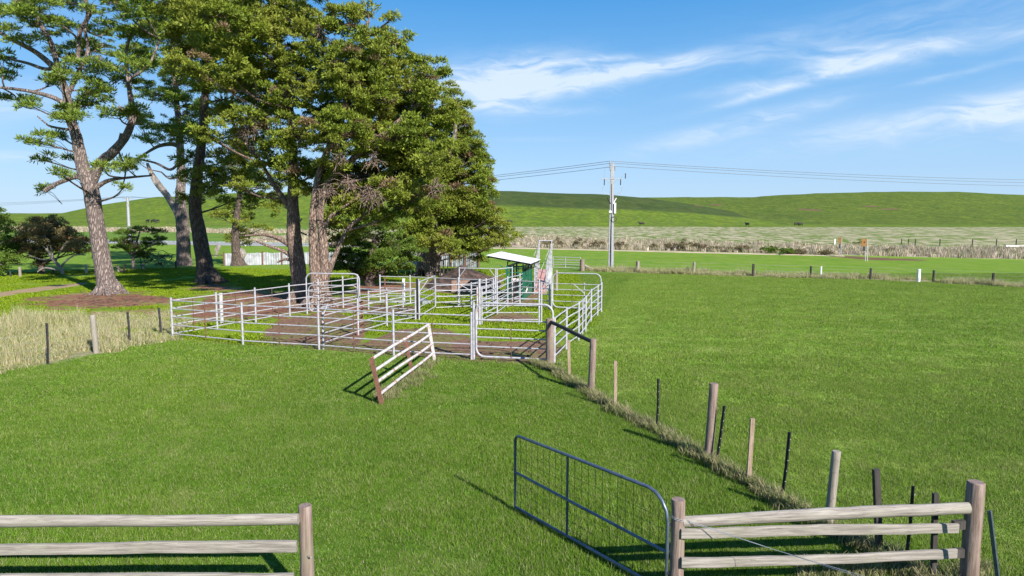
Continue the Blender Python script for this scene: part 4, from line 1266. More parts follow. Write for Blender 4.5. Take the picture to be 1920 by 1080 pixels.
t = empty('boundary_fence', G(1301, 513), 'low boundary fence of spaced posts across the back of the paddock', 'fence')
for (b0, ty, w_, mt) in (((1195.5, 510), 489.6, 7, 'greywood'), ((1301, 513.5), 491.5, 5, 'greywood'), ((1412, 517.5), 495, 5, 'darkwood'), ((1520, 520), 499, 4, 'darkwood'), ((1539, 518), 500, 3, 'white'),
                         ((1632, 524), 503, 4.5, 'darkwood'), ((1722, 528.5), 505, 6, 'white'), ((1750, 529), 507, 4.5, 'darkwood'), ((1861.5, 535), 512, 5, 'darkwood'), ((1985, 541), 517, 5, 'darkwood')):
    p = G(*b0); hh = PD(b0[0], ty, p.y).z
    round_post(p, hh, w_ / 2 * p.y / F, mt, 'post', t, n=8)
b = MB()
for z in (.95, .7, .45):
    b.tube([p + UP * z for p in BF], .005, 4)
tag(b.build('fence_wire', M['sheet'], t), kind='stuff')

t = empty('boundary_fence', G(162, 513), 'post and wire fence behind the pine trees at left', 'fence')
for (b0, ty, w_, mt) in (((38, 519), 501, 5, 'greywood'), ((162, 513), 496, 4, 'pale'), ((222, 509), 499, 3, 'pale'), ((250, 506), 488, 5, 'pale'), ((269, 505), 495, 4, 'pale'), ((-40, 523), 505, 5, 'greywood'), ((100, 516), 503, 3, 'darkwood'), ((20, 520), 509, 3, 'darkwood'), ((330, 503), 490, 3, 'darkwood')):
    p = G(*b0); hh = PD(b0[0], ty, p.y).z
    round_post(p, hh, w_ / 2 * p.y / F, mt, 'post', t, n=8)

# pale sheet iron fence
t = empty('sheet_fence', G(430, 497), 'pale sheet iron fence with red brown posts behind the trees', 'fence')
sp = [G(421, 498.5), G(452, 498), G(493, 497), G(529, 496.5), G(566, 496), G(603, 495.5), G(640, 495.5), G(678, 496)]


def sheet_run(sp, t, h_=1.28, topw=.03, mt='sheet'):
    for i in range(len(sp) - 1):
        a, c = sp[i], sp[i + 1]; b = MB(); L_ = (c - a).length; n_ = max(6, int(L_ / .12)); dd = (c - a).normalized(); s = dd.cross(UP)
        for k_ in range(n_ + 1):
            q = a + dd * (.04 + (L_ - .08) * k_ / n_) + s * (.03 * (k_ % 2) + rnd.gauss(0, .012))
            b.v.append(tuple(q + UP * .03)); b.v.append(tuple(q + UP * (h_ + rnd.gauss(0, topw))))
        for k_ in range(n_): b.f.append((2 * k_, 2 * k_ + 2, 2 * k_ + 3, 2 * k_ + 1))
        o = b.build('iron_sheet', M[mt], t, smooth=False)
        sol = o.modifiers.new('thickness', 'SOLIDIFY'); sol.thickness = .006
    for p in sp:
        b = MB(); b.bar(p - UP * .05 + Vector((0, -.07, 0)), p + UP * 1.45 + Vector((0, -.07, 0)), .12, .08, Vector((0, 1, 0))); b.build('post', M['rust'], t, smooth=False)


sheet_run(sp, t)
b = MB(); b.bar(G(396, 499) + UP * 1.1, G(421, 498.5) + UP * 1.1, .09, .09); b.build('side_rail', M['darkwood'], t)
t = empty('sheet_fence', G(800, 497), 'bright sheet iron fence half hidden behind the big forked trunk', 'fence')
sheet_run([G(755, 498), G(785, 498), G(815, 499), G(845, 500), G(872, 501), G(898, 502)], t, 1.45)

# dark steel picket row
t = empty('picket_fence', G(800, 520), 'row of thin dark pickets behind the rear yard', 'fence')
for i, (u, hh) in enumerate(((771, .75), (781, .85), (790, 1.0), (800, 1.1), (810, 1.2), (817, 1.35), (825, 1.2), (831, 1.45), (839, 1.25), (846, 1.2), (852, 1.2), (760, .8), (748, .8))):
    p = G(u, 519.5 + (i % 3) * .3); b = MB(); r = .045 if u != 831 else .10
    b.tube([p - UP * .05, p + Vector((rnd.gauss(0, .03), 0, hh / 2)), p + Vector((rnd.gauss(0, .02), 0, hh))], r * .8, 6); b.build('picket', M['darkwood'], t)

# earth mound
def mound():
    c = G(868, 541); n, m_ = 44, 26; Vv = []; Ff = []
    for i in range(n + 1):
        for j in range(m_ + 1):
            u = i / n * 2 - 1; v_ = j / m_ * 2 - 1
            x_ = c.x + u * 2.9; y_ = c.y + 1.9 + v_ * 2.3
            ridge = max(0, 1 - abs(u * 1.0 + .02) ** 1.15) * 1.5
            prof = max(0, 1 - abs(v_) ** 1.5)
            z = ridge * prof ** .9 + float(vnoise(x_, y_, .5, 3) - .5) * .22 + float(vnoise(x_, y_, .18, 4) - .5) * .12
            z *= float(sstep(1.0, .82, max(abs(u), abs(v_))))
            Vv.append((x_, y_, max(z, -.03) - .01))
    for i in range(n):
        for j in range(m_):
            a = i * (m_ + 1) + j; Ff.append((a, a + m_ + 1, a + m_ + 2, a + 1))
    m, nt, bs = new_mat('dug_earth')
    pos = nt.n('ShaderNodeNewGeometry').outputs['Position']
    n1 = nt.noise(pos, 2.2, 6, .7); n2 = nt.noise(pos, 14, 4, .7)
    nt.set(bs.inputs['Base Color'], nt.mix(nt.ramp(n1, .38, .62), (.022, .015, .012), (.115, .070, .052))); bs.inputs['Roughness'].default_value = .95
    bump(nt, bs, nt.math('ADD', n1, n2), 1.0, .1)
    o = raw_mesh('earth_mound', np.array(Vv), np.array(Ff), m, smooth=True)
    tag(o, 'dark brown mound of dug earth behind the rear yard', 'mound')


mound()
b = MB(); p, q = G(846, 549), G(936, 545)
b.bar(p + UP * .42, q + UP * .36, .12, .75); o = b.build('concrete_slab', mat_metal('stained_concrete', (.16, .10, .08), (.26, .17, .14), 0.2, .85, 0), None, smooth=False)
tag(o, 'pink brown slab wall along the foot of the earth mound', 'wall')

# ------------------------------------------------------------------ power poles and wires
p = G(1145, 504.5); S_ = p.y / F


def hz_(py): return PD(1145, py, p.y).z


t = empty('power_pole', p, 'pale grey power pole standing by the boundary fence', 'power pole')
for (dx, mt, w0, w1) in ((-.20, 'pole', .10, .06), (.17, 'pole', .20, .10)):
    b = MB(); top = hz_(306)
    b.bar(p + Vector((dx, 0, -.1)), p + Vector((dx * .35, 0, top)), w0, .22, Vector((0, 1, 0))); b.build('pole_channel', M[mt], t, smooth=False)
b = MB(); b.bar(p + Vector((-.02, .05, -.1)), p + Vector((0, .05, hz_(325))), .26, .08, Vector((0, 1, 0))); b.build('pole_core', M['sheet'], t, smooth=False)
b = MB(); b.tube([p + Vector((.04, -.12, .1)), p + Vector((.03, -.12, hz_(408)))], .04, 8); b.build('cable_conduit', M['pole'], t)
b = MB(); b.tube([p + Vector((-.06, -.13, 1.6)), p + Vector((-.03, -.13, hz_(345)))], .025, 8); b.build('cable', M['black'], t)
arm = hz_(335.5)
b = MB(); b.bar(p + Vector((-1.05, -.1, arm)), p + Vector((.85, -.1, arm)), .08, .08); b.build('crossarm', M['pole'], t)
for sx in (-1, 1):
    b = MB(); b.tube([p + Vector((sx * .62, -.1, arm)), p + Vector((sx * .02, -.1, arm - .5))], .022, 6); b.build('arm_brace', M['pole'], t)
tops = {}
for i, (dx, dy, pyy) in enumerate(((-.22, 0, 302), (0, .12, 305.5), (.28, 0, 312))):
    zt = hz_(pyy); b = MB(); b.tube([p + Vector((dx * .3, dy, hz_(321))), p + Vector((dx, dy, hz_(319))), p + Vector((dx, dy, zt))], [.03, .04, .045], 8)
    for k_ in range(3):
        q = p + Vector((dx, dy, hz_(319) + (zt - hz_(319)) * (.35 + .22 * k_))); b.tube([q - UP * .02, q + UP * .02], .075, 8)
    b.build('pin_insulator', M['pole'], t); tops[i] = p + Vector((dx, dy, zt))
for (dx, z0_, z1_) in ((-.73, hz_(336), hz_(347)), (.80, hz_(336), hz_(347)), (1.25, hz_(325), hz_(335))):
    b = MB(); q = p + Vector((dx, -.1, 0))
    b.tube([q + UP * z1_, q + UP * z0_], .035, 8)
    for k_ in range(5):
        zz = z1_ + (z0_ - z1_) * (k_ + .5) / 5; b.tube([q + UP * (zz - .015), q + UP * (zz + .015)], .065, 8)
    b.build('hanging_insulator', M['darksteel'], t)
for (a, c, e, g_) in (((-.73, 347), (-1.0, 355), (-.95, 362), (-.2, 366)), ((.80, 347), (1.12, 355), (1.0, 362), (.2, 366)), ((-.73, 336), (-.74, 322), (-.73, 312), (-.3, 309)), ((.80, 336), (.95, 330), (1.15, 326), (1.25, 325))):
    b = MB(); pts = [p + Vector((u, -.1, hz_(v_))) for (u, v_) in (a, c, e, g_)]
    P4 = []
    for k_ in range(11):
        s_ = k_ / 10; P4.append(pts[0] * (1 - s_) ** 3 + pts[1] * 3 * s_ * (1 - s_) ** 2 + pts[2] * 3 * s_ * s_ * (1 - s_) + pts[3] * s_ ** 3)
    b.tube(P4, .018, 6); b.build('jumper_wire', M['pole'], t)
for sx in (-1, 1):
    b = MB(); b.tube([p + Vector((sx * .12, -.1, hz_(382))), p + Vector((sx * .42, -.15, hz_(371)))], .05, 8)
    b.tube([p + Vector((sx * .1, -.1, hz_(381))), p + Vector((sx * .42, -.1, hz_(381)))], .03, 8); b.build('fuse_switch', M['white'] if sx > 0 else M['darksteel'], t)
for (dx, v0, v1, w_) in ((-.15, 399, 395, .22), (.30, 400, 381, .17)):
    b = MB(); b.bar(p + Vector((dx, -.2, hz_(v0))), p + Vector((dx, -.2, hz_(v1))), w_, .15, Vector((0, 1, 0))); b.build('meter_box', M['white'], t, smooth=False)
b = MB(); q = p + Vector((.22, -.2, hz_(411))); b.tube([q + Vector((.24 * math.cos(a), 0, .24 * math.sin(a))) for a in np.linspace(0, 6.28, 17)[:-1]], .025, 6, closed=True); b.build('cable_coil', M['black'], t)

pl = Vector(RT(246, 457)); pl = Vector((PD(243, 450, 134).x, 134, TZ(-74, 134)))
ztl = PD(239, 370, 134).z
t = empty('power_pole', pl, 'slightly leaning white power pole seen past the left pine trunk', 'power pole')
b = MB(); b.tube([pl - UP * .2, Vector((PD(239, 370, 134).x, 134, ztl))], [.34, .24], 10); b.build('pole', M['pole'], t)
b = MB(); tl = Vector((PD(239, 370, 134).x, 134, ztl - .25)); b.bar(tl - Vector((1.1, 0, 0)), tl + Vector((1.1, 0, 0)), .12, .12); b.build('crossarm', M['pole'], t)


def wire(a, c, sag, label):
    b = MB(); pts = []
    for k_ in range(25):
        f_ = k_ / 24; q = a.lerp(c, f_); q = q - UP * (sag * 4 * f_ * (1 - f_)); pts.append(q)
    b.tube(pts, .020, 5, cap=False)
    tag(b.build('power_wire', M['wire']), label, 'power line', 'overhead power lines')


nR = Vector((112, 100, 0)); hR = 10.7
t2 = empty('power_pole', Vector((112, 100, TZ(112, 100))), 'grey power pole outside the right edge of the view', 'power pole')
b = MB(); b.tube([Vector((112, 100, -.2)), Vector((112, 100, 11))], [.24, .15], 10); b.build('pole', M['pole'], t2)
wl_ = ['upper power line', 'middle power line', 'lower power line']
for i in range(3):
    wire(tops[i], Vector((112 + (i - 1) * .7, 100, hR - i * .5)), 1.0, wl_[i] + ' from the near pole to the right')
    wire(tops[i], tl + Vector(((i - 1) * .9, 0, .35)), 1.4, wl_[i] + ' from the near pole to the far left pole')
    wire(tl + Vector(((i - 1) * .9, 0, .35)), Vector((-190 + (i - 1) * 1.2, 205, 9.0 - i * .6)), .6, wl_[i] + ' leaving the far left pole to the left')

# ------------------------------------------------------------------ road signs and markers
def sign(b0, xl, xr, yt, yb, pp, label, sym):
    p = G(*b0); p.z = TZ(p.x, p.y); S = p.y / F
    t = empty('road_sign', p, label, 'sign')
    for (u, v0, v1) in pp:
        q = PD(u, v0, p.y + .05); q.z = p.z - .1; qt = PD(u, v1, p.y + .05)
        b = MB(); b.tube([q, qt], .045, 8); b.build('sign_post', M['pale'], t)
    c = PD((xl + xr) / 2, (yt + yb) / 2, p.y); b = MB()
    b.box(c, Vector(((xr - xl) / 2 * S, 0, 0)), Vector((0, .012, 0)), UP * ((yb - yt) / 2 * S)); b.build('sign_board', M['amber'], t, smooth=False)
    b = MB(); ys = yb + 6; c2 = PD((xl + xr) / 2, yb + 5.5, p.y); b.box(c2, Vector(((xr - xl) * .27 * S, 0, 0)), Vector((0, .012, 0)), UP * (4.3 * S)); b.build('lower_plate', M['black'], t, smooth=False)
    if sym:
        b = MB(); c3 = c + Vector((.04, -.02, .02)); b.tube([c3 + Vector((0, -.004, 0)), c3], 1.6 * S, 12); b.build('symbol', M['black'], t, smooth=False)


sign((1624, 490), 1615.2, 1625, 448, 461, ((1622.5, 490, 452), (1626.3, 490, 448)), 'amber square road sign with a round black symbol', True)
sign((1576.5, 481), 1572, 1577, 444.8, 456, ((1574.8, 481, 450), (1578, 481, 446)), 'narrow amber road sign seen edge on, left of the square one', False)
for (u, v_, vt, lb) in ((1565, 463, 448, 'small white marker post left of the amber signs'),):
    p = G(u, v_); b = MB(); b.bar(p + UP * TZ(p.x, p.y), Vector((p.x, p.y, PD(u, vt, p.y).z)), .17, .06, Vector((0, 1, 0))); tag(b.build('marker_post', M['white'], None, smooth=False), lb, 'post')
t = empty('guard_rail', RT(1900, 463), 'white guard rail on two posts at the far right', 'guard rail')
y_ = 108; a = PD(1886, 461, y_); c = PD(1960, 462.5, y_)
b = MB(); b.bar(a, c, .1, .28); b.build('rail', M['white'], t, smooth=False)
for f_ in (.05, .95):
    q = a.lerp(c, f_); b = MB(); b.bar(Vector((q.x, q.y + .12, TZ(q.x, q.y) - .1)), Vector((q.x, q.y + .12, q.z + .1)), .15, .15, Vector((0, 1, 0))); b.build('post', M['white'], t, smooth=False)
# roadside rail on the left
t = empty('guard_rail', Vector((-60, road_y(-60) + 4, 0)), 'long pale guard rail beside the road at left', 'guard rail')
xs_ = np.linspace(-118, -30, 23); pp_ = [Vector((x_, float(road_y(x_)) - 4.2, TZ(x_, road_y(x_) - 4.2))) for x_ in xs_]
for i in range(len(pp_) - 1):
    b = MB(); b.bar(pp_[i] + UP * .62, pp_[i + 1] + UP * .62, .06, .26); b.build('rail', M['sheet'], t, smooth=False)
for q in pp_[::2]:
    b = MB(); b.bar(q - UP * .1 + Vector((0, .1, 0)), q + UP * .8 + Vector((0, .1, 0)), .16, .12, Vector((0, 1, 0))); b.build('post', M['white'], t, smooth=False)
t = empty('boundary_fence', RT(1700, 462), 'distant post and wire fence beyond the roadside grass at right', 'fence')
for u in (1690, 1703, 1716, 1762, 1823, 1868, 1905):
    p = RT(u, 462); b = MB(); b.bar(p - UP * .1, p + UP * 1.25, .13, .13, Vector((0, 1, 0))); b.build('post', M['darkwood'], t, smooth=False)

# ------------------------------------------------------------------ cattle on the hills
def cow_mesh(graze):
    b = MB()
    b.tube([(-1.05, 0, 1.02), (-.95, 0, 1.05), (-.5, 0, .98), (0, 0, .93), (.45, 0, .95), (.75, 0, 1.02), (.95, 0, 1.05)], [.12, .27, .36, .40, .38, .31, .20], 12)
    if graze: b.tube([(.75, 0, 1.05), (1.05, 0, .85), (1.22, 0, .5), (1.30, 0, .30), (1.34, 0, .10)], [.24, .18, .13, .14, .08], 10)
    else: b.tube([(.75, 0, 1.1), (1.0, 0, 1.28), (1.18, 0, 1.42), (1.35, 0, 1.38), (1.55, 0, 1.28)], [.24, .18, .14, .14, .08], 10)
    for (x_, y_) in ((-.80, .17), (-.80, -.17), (.62, .16), (.62, -.16)):
        k = -.1 if x_ < 0 else .02
        b.tube([(x_, y_, .95), (x_ + k * .2, y_, .62), (x_ + k, y_, .42), (x_, y_, .06), (x_ + .04, y_, 0)], [.16, .11, .06, .045, .06], 8)
    b.tube([(-1.05, 0, 1.1), (-1.16, 0, .8), (-1.15, 0, .45)], [.05, .025, .04], 6)
    hx, hz = (1.2, .55) if graze else (1.2, 1.5)
    for s in (-1, 1): b.tube([(hx, s * .1, hz), (hx - .03, s * .27, hz - .03)], [.05, .03], 6)
    o = b.build('cow', M['cow'])
    rm = o.modifiers.new('join', 'REMESH'); rm.mode = 'VOXEL'; rm.voxel_size = .045
    sm = o.modifiers.new('s', 'SMOOTH'); sm.iterations = 3
    dg = bpy.context.evaluated_depsgraph_get(); me = D.meshes.new_from_object(o.evaluated_get(dg))
    for pl_ in me.polygons: pl_.use_smooth = True
    D.objects.remove(o); return me


M['cow'] = mat_metal('black_cattle_coat', (.008, .007, .007), (.018, .015, .014), 0, .6, 0)
CM = [cow_mesh(True), cow_mesh(False)]
for (u, v_, g_, rz, l) in ((955, 419, 1, .15, 'black cow grazing on the hill just right of the big cypress'), (1203, 423.5, 0, 3.1, 'black cow low on the hill right of the power pole'),
                           (1401, 424.5, 0, 1.9, 'black cow facing away near the foot of the hill'), (1494, 424, 1, .1, 'black cow grazing left of the two cows at the hill foot'[:0] + 'left one of the two black cows side by side right'),
                           (1500, 424, 0, 3.0, 'right one of the two black cows side by side'), (277, 418, 0, 1.5, 'black cow seen end on left of the far pale trunk'),
                           (288, 418.5, 1, .05, 'black cow side on beside the far pale trunk'), (294, 418, 0, 3.2, 'black cow behind the side on cow by the far pale trunk')):
    q = RT(u, v_); o = D.objects.new('cow', CM[0] if g_ else CM[1]); COL.objects.link(o); o.location = q; o.rotation_euler = (0, 0, rz)
    tag(o, l, 'cow', 'black cattle on the hills')

# ------------------------------------------------------------------ trees
def clump_template(seed, n, ln, wd, flat=.62, droop=0.0, fan=1):
    """one foliage clump of unit radius: pointed sprays radiating outward"""
    r = np.random.RandomState(seed)
    d = r.normal(size=(n, 3)); d /= np.linalg.norm(d, axis=1)[:, None]
    d[:, 2] = np.where(d[:, 2] < -.25, -d[:, 2] * .6, d[:, 2])
    rad = .35 + .65 * r.rand(n) ** .6
    lob = 1 + .28 * np.sin(d[:, 0] * 5 + seed) * np.cos(d[:, 1] * 4 + seed * 2)
    p = d * (rad * lob)[:, None]; p[:, 2] *= flat
    ax = d * .8 + r.normal(size=(n, 3)) * .55; ax[:, 2] += .35 - droop
    ax /= np.linalg.norm(ax, axis=1)[:, None]
    sd_ = np.cross(ax, r.normal(size=(n, 3))); sd_ /= np.linalg.norm(sd_, axis=1)[:, None]
    L = ln * (.6 + .8 * r.rand(n))[:, None]; W = wd * (.6 + .8 * r.rand(n))[:, None]
    tip = p + ax * L
    a = p + sd_ * W * .5; b = p - sd_ * W * .5
    up = np.cross(ax, sd_)
    m1 = p + ax * L * .45 + sd_ * W * .9 + up * W * .3; m2 = p + ax * L * .40 - sd_ * W * .9 + up * W * .3
    V = np.stack([p, m1, tip, m2], 1).reshape(-1, 3)
    F_ = np.arange(n)[:, None] * 4 + np.array([0, 1, 2, 3])[None]
    return V, F_, np.repeat(r.rand(n), 4)


TEMPL = {}


def get_templ(kind):
    if kind not in TEMPL:
        if kind == 'cyp': TEMPL[kind] = [clump_template(s, 150, .42, .088, .62) for s in range(6)]
        elif kind == 'pine': TEMPL[kind] = [clump_template(20 + s, 118, .62, .078, .55) for s in range(6)]
        elif kind == 'gum': TEMPL[kind] = [clump_template(40 + s, 110, .30, .12, .75, .3) for s in range(5)]
        else: TEMPL[kind] = [clump_template(60 + s, 60, .5, .14, .8) for s in range(4)]
    return TEMPL[kind]


def foliage(name, centers, radii, kind, mat, parent, seed=0, dead=.03):
    r = np.random.RandomState(seed); tm = get_templ(kind); Vs, Fs, va, le = [], [], [], []; off = 0
    for c, R_ in zip(centers, radii):
        V, F_, lv = tm[r.randint(len(tm))]
        an = r.rand() * 6.283; ca, sa = math.cos(an), math.sin(an)
        tl = r.normal(0, .25)
        Rm = np.array([[ca, -sa, 0], [sa, ca, 0], [0, 0, 1]]) @ np.array([[1, 0, 0], [0, math.cos(tl), -math.sin(tl)], [0, math.sin(tl), math.cos(tl)]])
        Vs.append((V * R_ * (.85 + .3 * r.rand())) @ Rm.T + np.asarray(c)); Fs.append(F_ + off); off += len(V)
        v = .0 + .85 * r.rand()
        if r.rand() < dead: v = 1.0
        va.append(np.full(len(V), v)); le.append(np.clip(lv * .75 + v * .3, 0, 1) if v < .9 else lv)
    o = raw_mesh(name, np.concatenate(Vs), np.concatenate(Fs), mat, {'var': np.concatenate(va), 'leaf': np.concatenate(le)}, parent)
    return o


def lobes_to_clumps(lobes, dist, R0, cover, r, drange=2.5):
    C, Rr, own = [], [], []
    for k_, lb in enumerate(lobes):
        px, py, rx, ry = lb[:4]; dd = lb[4] if len(lb) > 4 else r.uniform(-drange, drange)
        y = dist + dd; S = y / F; c = PD(px, py, y); a, b = rx * S, ry * S; dp = lb[5] if len(lb) > 5 else max(a * .8, .8)
        n = max(3, int(cover * a * b / (R0 * R0) * (1 + dp / max(a, .5) * .4)))
        for i in range(n):
            d = np.array([r.gauss(0, 1) for _ in range(3)]); d /= np.linalg.norm(d)
            q = r.random() ** (1 / 3.0)
            q = .30 + .70 * q
            Rc = R0 * r.uniform(.6, 1.25)
            C.append((c.x + d[0] * a * q, c.y + d[1] * dp * q, c.z + d[2] * b * q)); Rr.append(Rc); own.append(k_)
    return C, Rr, own


def near_on(polys, q):
    best = None
    for pl_ in polys:
        for i in range(len(pl_) - 1):
            for f_ in (0, .33, .66):
                p = Vector(pl_[i]).lerp(Vector(pl_[i + 1]), f_)
                h = q - p
                cost = h.length + max(0, p.z - q.z + .25 * math.hypot(h.x, h.y)) * 1.6
                if best is None or cost < best[0]: best = (cost, p)
    return best[1]


def smooth_line(pts, k_=4):
    out = []
    P_ = [Vector(p) for p in pts]; n = len(P_)
    for i in range(n - 1):
        p0, p1, p2, p3 = P_[max(i - 1, 0)], P_[i], P_[i + 1], P_[min(i + 2, n - 1)]
        for j in range(k_):
            t = j / k_
            out.append(.5 * ((2 * p1) + (p2 - p0) * t + (2 * p0 - 5 * p1 + 4 * p2 - p3) * t * t + (3 * p1 - p0 - 3 * p2 + p3) * t ** 3))
    out.append(P_[-1]); return out


def limb(mb, line, dist, k_=5, n=12, wob=.05):
    """line: (px, py, width px[, depth offset])"""
    pts = []; rr = []
    for e in line:
        dd = e[3] if len(e) > 3 else 0
        pts.append(PD(e[0], e[1], dist + dd)); rr.append(e[2] / 2 * (dist + dd) / F)
    sp_ = smooth_line(pts, k_); m = len(rr); R_ = [float(np.interp(i / k_, range(m), rr)) for i in range(len(sp_))]
    mb.tube(sp_, R_, n, wob=wob)
    return sp_


def trunk_base(mb, c, r, h=.9, roots=7):
    """root flare"""
    for i in range(roots):
        a = 6.283 * i / roots + rnd.uniform(-.3, .3); L = r * rnd.uniform(1.25, 1.9)
        d = Vector((math.cos(a), math.sin(a), 0))
        mb.tube([c + d * r * .35 + UP * h * rnd.uniform(.8, 1.1), c + d * r * .95 + UP * h * .32, c + d * L * .85 + UP * .05, c + d * L * 1.2 - UP * .12], [r * .45, r * .40, r * .25, r * .08], 8, wob=.08)


def tree(name, label, dist, trunks, lobes, kind, leafmat, barkmat, R0=.55, cover=1.5, seed=1, group=None, dead=.03, base=None, bare=None, twigs=True, cat='tree', drange=2.5, limb_r=.09, baremat='bare', crown=True):
    r = random.Random(seed); b0 = trunks[0][0]
    root = PD(b0[0], b0[1], dist); root.z = 0 if dist < 100 else TZ(root.x, dist)
    t = empty(name, root, label, cat, group)
    mb = MB(); lines = []
    for ln in trunks: lines.append(limb(mb, ln, dist, n=14 if ln is trunks[0] else 10))
    if base: trunk_base(mb, Vector((root.x, root.y, 0)), base)
    C, Rr, own = lobes_to_clumps(lobes, dist, R0, cover, r, drange)
    if crown and lobes:
        foliage('crown', C, Rr, kind, M[leafmat], t, seed, dead)
    if twigs:
        tw = MB()
        per = {}
        for c, o_ in zip(C, own): per.setdefault(o_, []).append(Vector(c))
        for k_, cs in per.items():
            cen = sum(cs, Vector()) / len(cs)
            p = near_on(lines, cen)
            mid = p.lerp(cen, .5) + Vector((r.gauss(0, .25), r.gauss(0, .25), -.12 * (cen - p).length * r.random()))
            q = smooth_line([p, mid, cen], 3)
            L = (cen - p).length; rr = limb_r * (.55 + min(L, 4) * .09)
            if L < 5.5: mb.tube(q, [rr * (1 - .6 * i / (len(q) - 1)) for i in range(len(q))], 7, wob=.06)
            r.shuffle(cs)
            for c in cs[:max(5, int(len(cs) * .16))]:
                s = q[r.randint(2, len(q) - 1)]
                m_ = s.lerp(c, .55) + Vector((r.gauss(0, .12), r.gauss(0, .12), r.gauss(0, .1)))
                tw.tube([s, m_, c], [rr * .34, rr * .22, .012], 4, cap=False)
        if tw.v: tw.build('twigs', M['twig'], t)['kind'] = 'stuff'
    mb.build('trunk', M[barkmat], t)
    if bare:
        for ln in bare:
            b = MB(); limb(b, ln, dist, n=8); b.build('bare_limb', M[baremat], t)
    return t


# 1 the leaning pine at left
d1 = G(205, 551).y
T1L = [(20, 15, 60, 22), (75, 22, 48, 20), (165, 3, 75, 16), (100, 52, 50, 17), (222, 18, 55, 18), (5, 125, 26, 26), (193, 92, 48, 15), (245, 70, 45, 14), (128, 100, 38, 14), (158, 128, 45, 14),
       (222, 118, 50, 15), (268, 112, 38, 14), (130, 152, 32, 13), (95, 152, 24, 10), (172, 162, 38, 14), (25, 190, 32, 9), (62, 197, 24, 8), (182, 186, 36, 14), (214, 210, 34, 11), (130, 222, 26, 16), (80, 262, 32, 12),
       (72, 296, 16, 8), (226, 312, 30, 14), (190, 318, 16, 9), (252, 208, 26, 11), (118, 207, 20, 11), (203, 55, 40, 11), (292, 62, 36, 15), (32, 68, 38, 13), (55, -35, 70, 22), (150, -55, 80, 24), (250, -38, 60, 22), (120, -105, 75, 22),
       (-65, 40, 50, 20), (-75, 130, 40, 14), (160, -150, 60, 20), (150, 205, 22, 12), (240, 150, 30, 10), (110, 258, 18, 9), (232, 345, 14, 10), (120, 330, 12, 5), (88, 355, 9, 4), (140, 300, 12, 8)]
T1T = [[(206, 556, 45.6), (203, 545, 38), (196, 510, 31.9), (186, 455, 28.9), (178, 400, 27.4), (168, 345, 27.4), (157, 322, 25.8)],
       [(160, 335, 25.8), (150, 290, 21.3), (143, 255, 18.2), (130, 215, 16.7), (124, 175, 13.7), (108, 135, 11.4), (70, 100, 9.1), (30, 78, 7.6), (-40, 40, 5.3)],
       [(170, 345, 19.8), (190, 305, 18.2), (212, 285, 16.7), (238, 252, 13.7), (249, 218, 12.2), (246, 190, 9.9), (240, 150, 7.6), (236, 105, 6.1), (245, 60, 4.6)],
       [(124, 178, 11.4), (110, 130, 10.6), (95, 80, 9.1), (78, 50, 7.6), (60, 5, 6.1), (50, -50, 4.6)],
       [(132, 205, 10.6), (105, 185, 8.4), (60, 172, 6.8), (20, 166, 5.3), (-40, 160, 3.8)],
       [(110, 115, 9.1), (90, 130, 6.8), (50, 118, 5.3), (15, 110, 3.8)],
       [(146, 110, 6.8), (150, 60, 7.6), (165, 25, 6.8), (150, -40, 5.3), (140, -110, 3.8)],
       [(126, 180, 9.1), (150, 130, 7.6), (165, 95, 6.8), (160, 50, 5.3), (180, 10, 4.6)],
       [(182, 350, 9.1), (205, 338, 6.8), (240, 333, 4.6), (285, 329, 3)],
       [(240, 150, 6.1), (280, 120, 4.6), (300, 70, 3)]]
tree('pine_tree', 'tall leaning pine with forked trunk and open crown at far left', d1, T1T, T1L, 'pine', 'leaf_pine', 'bark', R0=.40, cover=2.5, seed=3, group='tall trees beside the yards', base=.62, drange=3.5,
     bare=[[(152, 330, 12), (135, 333, 9), (105, 345, 8), (84, 358, 9)], [(128, 243, 5), (95, 237, 4), (82, 228, 3), (70, 218, 2)], [(228, 250, 7), (222, 280, 4), (235, 318, 3), (230, 350, 2)]], baremat='bark')
# 2 dark trunk pine
d2 = G(388, 531).y
T2L = [(428, 322, 52, 26), (385, 345, 40, 22), (362, 300, 32, 14), (452, 282, 50, 22), (395, 262, 34, 14), (470, 330, 36, 16), (345, 330, 22, 12), (440, 372, 40, 16), (405, 205, 40, 18), (380, 150, 55, 24), (430, 110, 60, 28), (350, 105, 50, 22), (390, 60, 60, 28),
       (330, 40, 55, 26), (400, 5, 70, 28), (360, -50, 80, 28), (300, 5, 50, 22), (450, 160, 40, 20), (475, 235, 30, 12), (352, 262, 30, 11), (355, 375, 20, 9), (300, 60, 40, 18), (420, -100, 70, 30), (400, -170, 120, 50), (330, -130, 80, 40)]
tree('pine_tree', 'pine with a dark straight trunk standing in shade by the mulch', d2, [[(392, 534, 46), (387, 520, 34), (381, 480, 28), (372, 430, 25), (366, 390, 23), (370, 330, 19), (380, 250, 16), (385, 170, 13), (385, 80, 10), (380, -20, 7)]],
     T2L, 'pine', 'leaf_cyp', 'bark_dark', R0=.45, cover=2.6, seed=8, group='tall trees beside the yards', base=.75)
